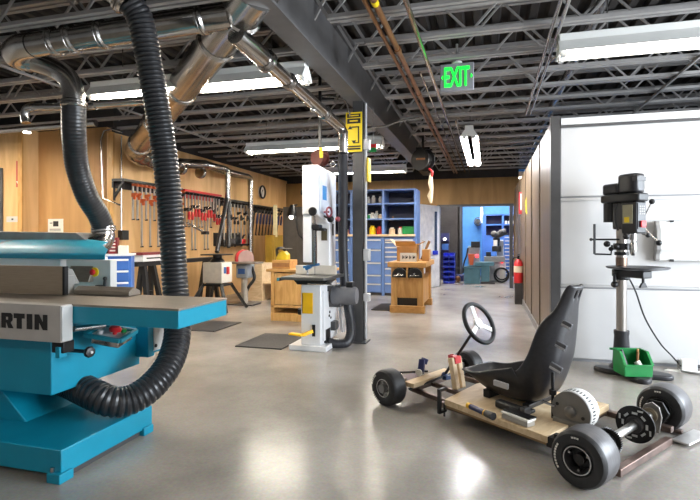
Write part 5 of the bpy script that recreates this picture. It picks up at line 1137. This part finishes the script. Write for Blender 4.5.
# steering
c = Vector((0.0, 1.04, 0.618)); sax = Vector((0, -0.875, 0.485)).normalized()
st = build('steering_wheel', MB().torus(c, sax, 0.152, 0.0165, 48, 14), M('wheel_grip', (20, 20, 22), 0.55, 0, 0.1, 40), kart)
u_ = Vector((1, 0, 0)); v_ = sax.cross(u_)
spk = MB()
for a_ in (90, 210, 330):
    a = radians(a_); e = c + (u_ * cos(a) + v_ * sin(a)) * 0.145
    spk.bar(c - sax * 0.01, e, 0.018, 0.003, sax)
build('spoke', spk.cyl(c - sax * 0.02, c + sax * 0.004, 0.04), M('spoke_alu', (216, 214, 212), 0.3, 0.6), st, bev=0.001)
foot = Vector((0.02, 1.38, 0.155))
build('steering_column', MB().cyl(c - sax * 0.005, foot, 0.0115, n=14), M('column_dark', (64, 62, 62), 0.35, 0.7), kart)
build('column_joint', MB().sph(foot, 0.026).bx(-0.02, 0.10, 1.33, 1.37, 0.13, 0.16), M('joint_blue', (44, 62, 96), 0.4, 0.2), kart)
# uprights
for (x, w) in ((-0.06, 0.030), (0.01, 0.030)):
    build('wooden_upright', MB().bar((x, 1.20, 0.10), (x + 0.005, 1.25, 0.33), 0.02, w * 0.75), palew, kart, bev=0.003)
# platform
plf = build('platform', MB().prism([(-0.47, 0.26), (-0.40, 1.04), (0.08, 1.12), (0.36, 1.06), (0.36, 0.26)], 'z', 0.095, 0.135), palew, kart, bev=0.003)
build('platform_edge', MB().prism([(-0.46, 0.27), (-0.395, 1.03), (0.06, 1.10), (0.34, 1.05), (0.34, 0.27)], 'z', 0.08, 0.0945), M('plywood_edge', (150, 118, 78), 0.6), plf)
build('corner_bracket', MB().bx(-0.46, -0.36, 0.20, 0.27, 0.07, 0.13).cyl((-0.43, 0.22, 0.06), (-0.43, 0.22, 0.15), 0.02), blackm, kart, bev=0.005)
# bucket seat: U-sections lofted along the pan and up the back
path = [(1.075, .30, .34, .00), (1.03, .27, .37, .04), (0.97, .225, .39, .10), (0.89, .185, .40, .165), (0.78, .165, .40, .205), (0.66, .16, .40, .235), (0.565, .17, .40, .25), (0.49, .215, .41, .235), (0.445, .29, .42, .20), (0.415, .38, .43, .17), (0.385, .47, .43, .155), (0.36, .56, .43, .145), (0.335, .64, .41, .13), (0.312, .70, .37, .11), (0.29, .76, .29, .075), (0.272, .82, .235, .055), (0.255, .87, .22, .05), (0.238, .92, .21, .045), (0.228, .95, .19, .03)]
sm = MB(); rows = []; NS = 12
for i, (y, z, w, b) in enumerate(path):
    p0, p1 = path[max(0, i - 1)], path[min(len(path) - 1, i + 1)]
    tg = Vector((0, p1[0] - p0[0], p1[1] - p0[1])).normalized()
    y += 0.065 * min(1, max(0, (z - 0.5) / 0.35)); w *= 1 - 0.14 * min(1, max(0, (z - 0.45) / 0.3))
    nr = Vector((0, tg.z, -tg.y))          # towards the driver
    if nr.z < 0 and i < 5: nr = -nr
    row = []
    for k in range(NS + 1):
        s_ = -1 + 2 * k / NS
        a = max(0.0, (abs(s_) - 0.45) / 0.55) ** 1.35
        xx = math.copysign(min(1.0, abs(s_) * 1.12 + 0.02 * (abs(s_) > .01)), s_) * w / 2 * (1 - 0.10 * (abs(s_) ** 6 if i > 6 else 0))
        row.append(sm.bm.verts.new(Vector((xx, y, z)) + nr * (b * a)))
    rows.append(row)
for i in range(len(rows) - 1):
    for k in range(NS):
        hole = (i in (13, 14) and k in (2, 9) and False) or (i == 16 and k in (4, 7)) 
        if not hole: sm._f([rows[i][k], rows[i][k + 1], rows[i + 1][k + 1], rows[i + 1][k]])
seatm = M('seat_plastic', (38, 37, 40), 0.36, 0, 0.1, 50, bump=0.03)
seat = build('seat', sm, seatm, kart, solid=0.02, sub=2, sm=180)
# harness slots set in the shell flank
def KP(px, py, xl):
    """point on the plane x = xl of the kart"""
    rv = ray(px, py); c, s = cos(KR), sin(KR)
    k = (xl + K0.x * c + K0.y * s) / (rv.x * c + rv.y * s)
    w = rv * k + Vector((0, 0, CAMH)); return KM.inverted() @ w
slotm = M('slot_grey_light', (178, 178, 182), 0.5); slotd = M('slot_shade', (84, 84, 88), 0.5)  # greys paint the shade and the lit bottom of the slots
for (px, py, w, h, x) in ((567, 325, .032, .020, -.155), (561, 346, .036, .020, -.166), (556, 368, .040, .022, -.185), (501, 384.5, .055, .020, -.212)):
    q = KP(px, py, x)
    tg = Vector((0, 0.55, 0.2)).normalized() if py < 380 else Vector((0, 1, 0.05)).normalized()
    nn = Vector((-1, 0, 0)); up = nn.cross(tg)
    s_ = build('harness_slot', MB().ob(q, tg, up, nn, w, h, 0.010), slotd if py < 380 else slotm, seat, bev=0.006)
    if py < 380: build('slot_lit_bottom', MB().ob(q - up * (h * 0.45 if up.z > 0 else -h * 0.45), tg, up, nn, w * 0.92, h * 0.4, 0.0125), slotm, s_, bev=0.004)
build('headrest_pad', MB().ob((0.0, 0.345, 0.875), (1, 0, 0), (0, -0.2, 0.98), (0, 0.98, 0.2), 0.075, 0.075, 0.012), M('pad_black', (26, 25, 26), 0.7), seat, bev=0.01)
build('seat_mount', MB().bx(-0.15, 0.15, 0.55, 0.60, 0.135, 0.165).bx(-0.15, 0.15, 0.85, 0.90, 0.135, 0.19), blackm, kart, bev=0.003)
build('seat_clip', MB().bx(-0.25, -0.16, 0.50, 0.56, 0.135, 0.155).bx(0.16, 0.26, 0.42, 0.48, 0.135, 0.155), black, kart, bev=0.004)
# electric motor with flat face and slotted drum
mc = Vector((-0.20, 0.255, 0.212))
mo = build('motor', MB().lathe([(0.0, 0.0), (0.118, 0.0), (0.118, 0.012), (0.0, 0.012)], mc, (1, 0, 0), 48), M('motor_face', (124, 121, 117), 0.4, 0.4, 0.06), kart, bev=0.002)
build('motor_hub', MB().lathe([(0.0, -0.022), (0.016, -0.022), (0.034, -0.012), (0.034, 0.0), (0, 0.0)], mc, (1, 0, 0), 24), M('motor_hub', (130, 126, 122), 0.35, 0.7), mo)
build('motor_drum', MB().lathe([(0.0, 0.012), (0.112, 0.012), (0.119, 0.02), (0.119, 0.115), (0.108, 0.128), (0.0, 0.128)], mc, (1, 0, 0), 48), M('drum_white', (222, 220, 216), 0.4), mo)
vs = MB()
for k in range(36):
    a = 2 * pi * k / 36; rd = Vector((0, cos(a), sin(a))); tg = Vector((0, -sin(a), cos(a)))
    vs.ob(mc + Vector((0.05, 0, 0)) + rd * 0.119, rd, tg, (1, 0, 0), 0.0012, 0.0045, 0.016)
build('vent_slot', vs, black, mo, sm=0)
build('motor_bolt', MB().cyl(mc + Vector((-0.004, 0.08, 0.03)), mc + Vector((0.0, 0.08, 0.03)), 0.010).cyl(mc + Vector((-0.004, -0.075, -0.02)), mc + Vector((0.0, -0.075, -0.02)), 0.010), ink, mo)
build('motor_plate', MB().bx(-0.215, -0.202, 0.12, 0.36, 0.06, 0.16), M('motor_face', (104, 102, 100)), kart, bev=0.004)
build('motor_stand', MB().bx(-0.215, 0.0, 0.16, 0.31, 0.06, 0.095), rust, kart, bev=0.003)
build('terminal_post', MB().cyl((-0.17, 0.38, 0.135), (-0.17, 0.38, 0.42), 0.010, n=10).cyl((-0.17, 0.38, 0.28), (-0.17, 0.38, 0.31), 0.022), blackm, kart)
build('throttle_lever', MB().bar((-0.21, 0.345, 0.225), (-0.21, 0.43, 0.235), 0.006), steel, kart)
# loose things lying on the kart
def kthing(name, label, cat, loc, rz=0.0):
    w = KM @ Vector(loc); return thing(name, label, cat, tuple(w), KR + rz)
a, b = KP(464, 405, -0.40), KP(490, 414, -0.40)
p = KM.inverted() @ FL(478, 410, 0.155); 
t = kthing('torch', 'navy and yellow handled torch lying on the kart platform', 'torch', (p.x, p.y, 0.137), radians(-14))
ax_ = (0, 1, 0)
build('barrel', MB().cyl((0, -0.07, 0.019), (0, 0.075, 0.019), 0.017, n=16), navy, t)
build('ring', MB().cyl((0, -0.075, 0.019), (0, -0.06, 0.019), 0.0195, n=16).cyl((0, 0.072, 0.019), (0, 0.098, 0.019), 0.019, n=16), yellowp, t)
build('head', MB().cyl((0, -0.14, 0.022), (0, -0.07, 0.02), 0.024, 0.02, n=16), black, t)
p = KM.inverted() @ FL(518, 418, 0.16)
t = kthing('sanding_block', 'silver flat-sided tool box lying on the kart platform under the seat', 'tool', (p.x, p.y, 0.137), radians(-8))
build('body', MB().bx(-0.035, 0.035, -0.095, 0.095, 0.0, 0.032), M('tool_silver', (176, 172, 166), 0.35, 0.6), t, bev=0.004); build('lid', MB().bx(-0.04, 0.04, -0.10, 0.10, 0.032, 0.045), paperm, t, bev=0.003)
build('base_plate', MB().bx(-0.02, 0.045, -0.1, 0.1, 0.045, 0.052), blackm, t, bev=0.002)
p = KM.inverted() @ FL(505, 409, 0.155)
t = kthing('hand_drill', 'black power tool lying beside the silver box under the seat', 'tool', (p.x + 0.04, p.y, 0.137), radians(-8))
build('body', MB().bx(-0.03, 0.03, -0.11, 0.09, 0, 0.05), black, t, bev=0.012); build('battery', MB().bx(-0.03, 0.03, -0.15, -0.11, 0, 0.06), darkgrey, t, bev=0.008)
p = KP(455, 358, -0.03)
t = kthing('spring_clamp', 'red spring clamp gripping the top of the wooden upright', 'clamp', (-0.02, 1.25, 0.325))
build('jaw', MB().prism([(-0.036, -0.04), (-0.026, -0.04), (-0.022, 0.0), (0.022, 0.0), (0.026, -0.04), (0.036, -0.04), (0.033, 0.01), (0.0, 0.02), (-0.033, 0.01)], 'x', -0.035, 0.04), redp, t, bev=0.004)
build('grip', MB().bar((0.0, 0.02, 0.01), (0.03, 0.07, -0.01), 0.014), redp, t, bev=0.004)
p = KM.inverted() @ FL(451, 402, 0.12)
t = kthing('c_clamp', 'black C-clamp hanging on the front corner of the kart platform', 'clamp', (-0.42, 1.055, 0.04))
build('frame', MB().prism([(-0.03, 0.0), (0.05, 0.0), (0.05, 0.018), (-0.008, 0.018), (-0.008, 0.15), (0.05, 0.15), (0.05, 0.17), (-0.03, 0.17)], 'y', -0.012, 0.012), black, t, bev=0.003); build('screw', MB().cyl((0.035, 0, -0.03), (0.035, 0, 0.06), 0.008), blackm, t)
q = KP(432, 369, -0.02)
t = kthing('bar_clamp', 'navy quick clamp with a white pad lying on the front board of the kart', 'clamp', (-0.16, 1.47, 0.165))
build('body', MB().bar((0, 0, 0.02), (0.05, 0.03, 0.11), 0.024).bar((0.05, 0.03, 0.11), (0.09, 0.02, 0.09), 0.022), navy, t, bev=0.006)
build('pad', MB().cyl((-0.04, -0.01, 0.03), (-0.022, -0.005, 0.03), 0.026), paperm, t); build('bar', MB().bar((-0.15, 0.10, 0.03), (0.08, 0.0, 0.02), 0.008), blackm, t)
build('wood_block', MB().ob(KM @ Vector((0.06, 1.38, 0.18)), (1, 0.3, 0), (-0.3, 1, 0), (0, 0, 1), 0.03, 0.05, 0.006), M('tape_blue', (50, 74, 120), 0.5), label='blue strip lying at the foot of the kart steering column', cat='strip') if False else None
# ================================================================ LIGHT IN THE BACK ROOM, CAMERA, WORLD
bright = MATS['lamp_tube_glow_strong']
light_fixture((-0.2, 13.9, 2.85), 0, 'hidden added fluorescent strip light just inside the blue machine room', tube=bright)  # added out of sight above the doorway to light the blue room
light_fixture((-0.2, 15.5, 2.85), 0, 'hidden added fluorescent strip light deep inside the blue machine room', tube=bright)  # second hidden lamp, added to brighten the far end
cam = bpy.data.cameras.new('camera'); co = bpy.data.objects.new('camera', cam); COL.objects.link(co)
cam.sensor_width = 36.0; cam.lens = FPX / 700 * 36; cam.shift_y = -(250 - HOR) / 700; cam.clip_start = 0.05
co.location = (0, 0, CAMH); co.rotation_euler = (pi / 2, 0, YAW)
S.camera = co
wd = bpy.data.worlds.new('world'); S.world = wd; wd.use_nodes = True
bg = wd.node_tree.nodes['Background']; bg.inputs[0].default_value = (0.78, 0.88, 1.0, 1); bg.inputs[1].default_value = 0.9
# area light outside the added right-hand window, lighting the shop from that side
def area(name, loc, rot, sx, sy, power, col):
    l = bpy.data.lights.new(name, 'AREA'); l.shape = 'RECTANGLE'; l.size = sx; l.size_y = sy; l.energy = power; l.color = col
    o = bpy.data.objects.new(name, l); COL.objects.link(o); o.location = loc; o.rotation_euler = rot; return o
area('added_window_daylight', (4.85, 2.9, 1.7), (0, radians(90), 0), 2.4, 4.5, 500, (0.84, 0.92, 1.0))
S.view_settings.view_transform = 'Standard'; S.view_settings.look = 'None'; S.view_settings.gamma = 1; S.view_settings.use_curve_mapping = False
S.view_settings.exposure = 0.5
S.cycles.use_denoising = True
S.cycles.max_bounces = 7; S.cycles.diffuse_bounces = 4; S.cycles.glossy_bounces = 4
S.cycles.sample_clamp_indirect = 6
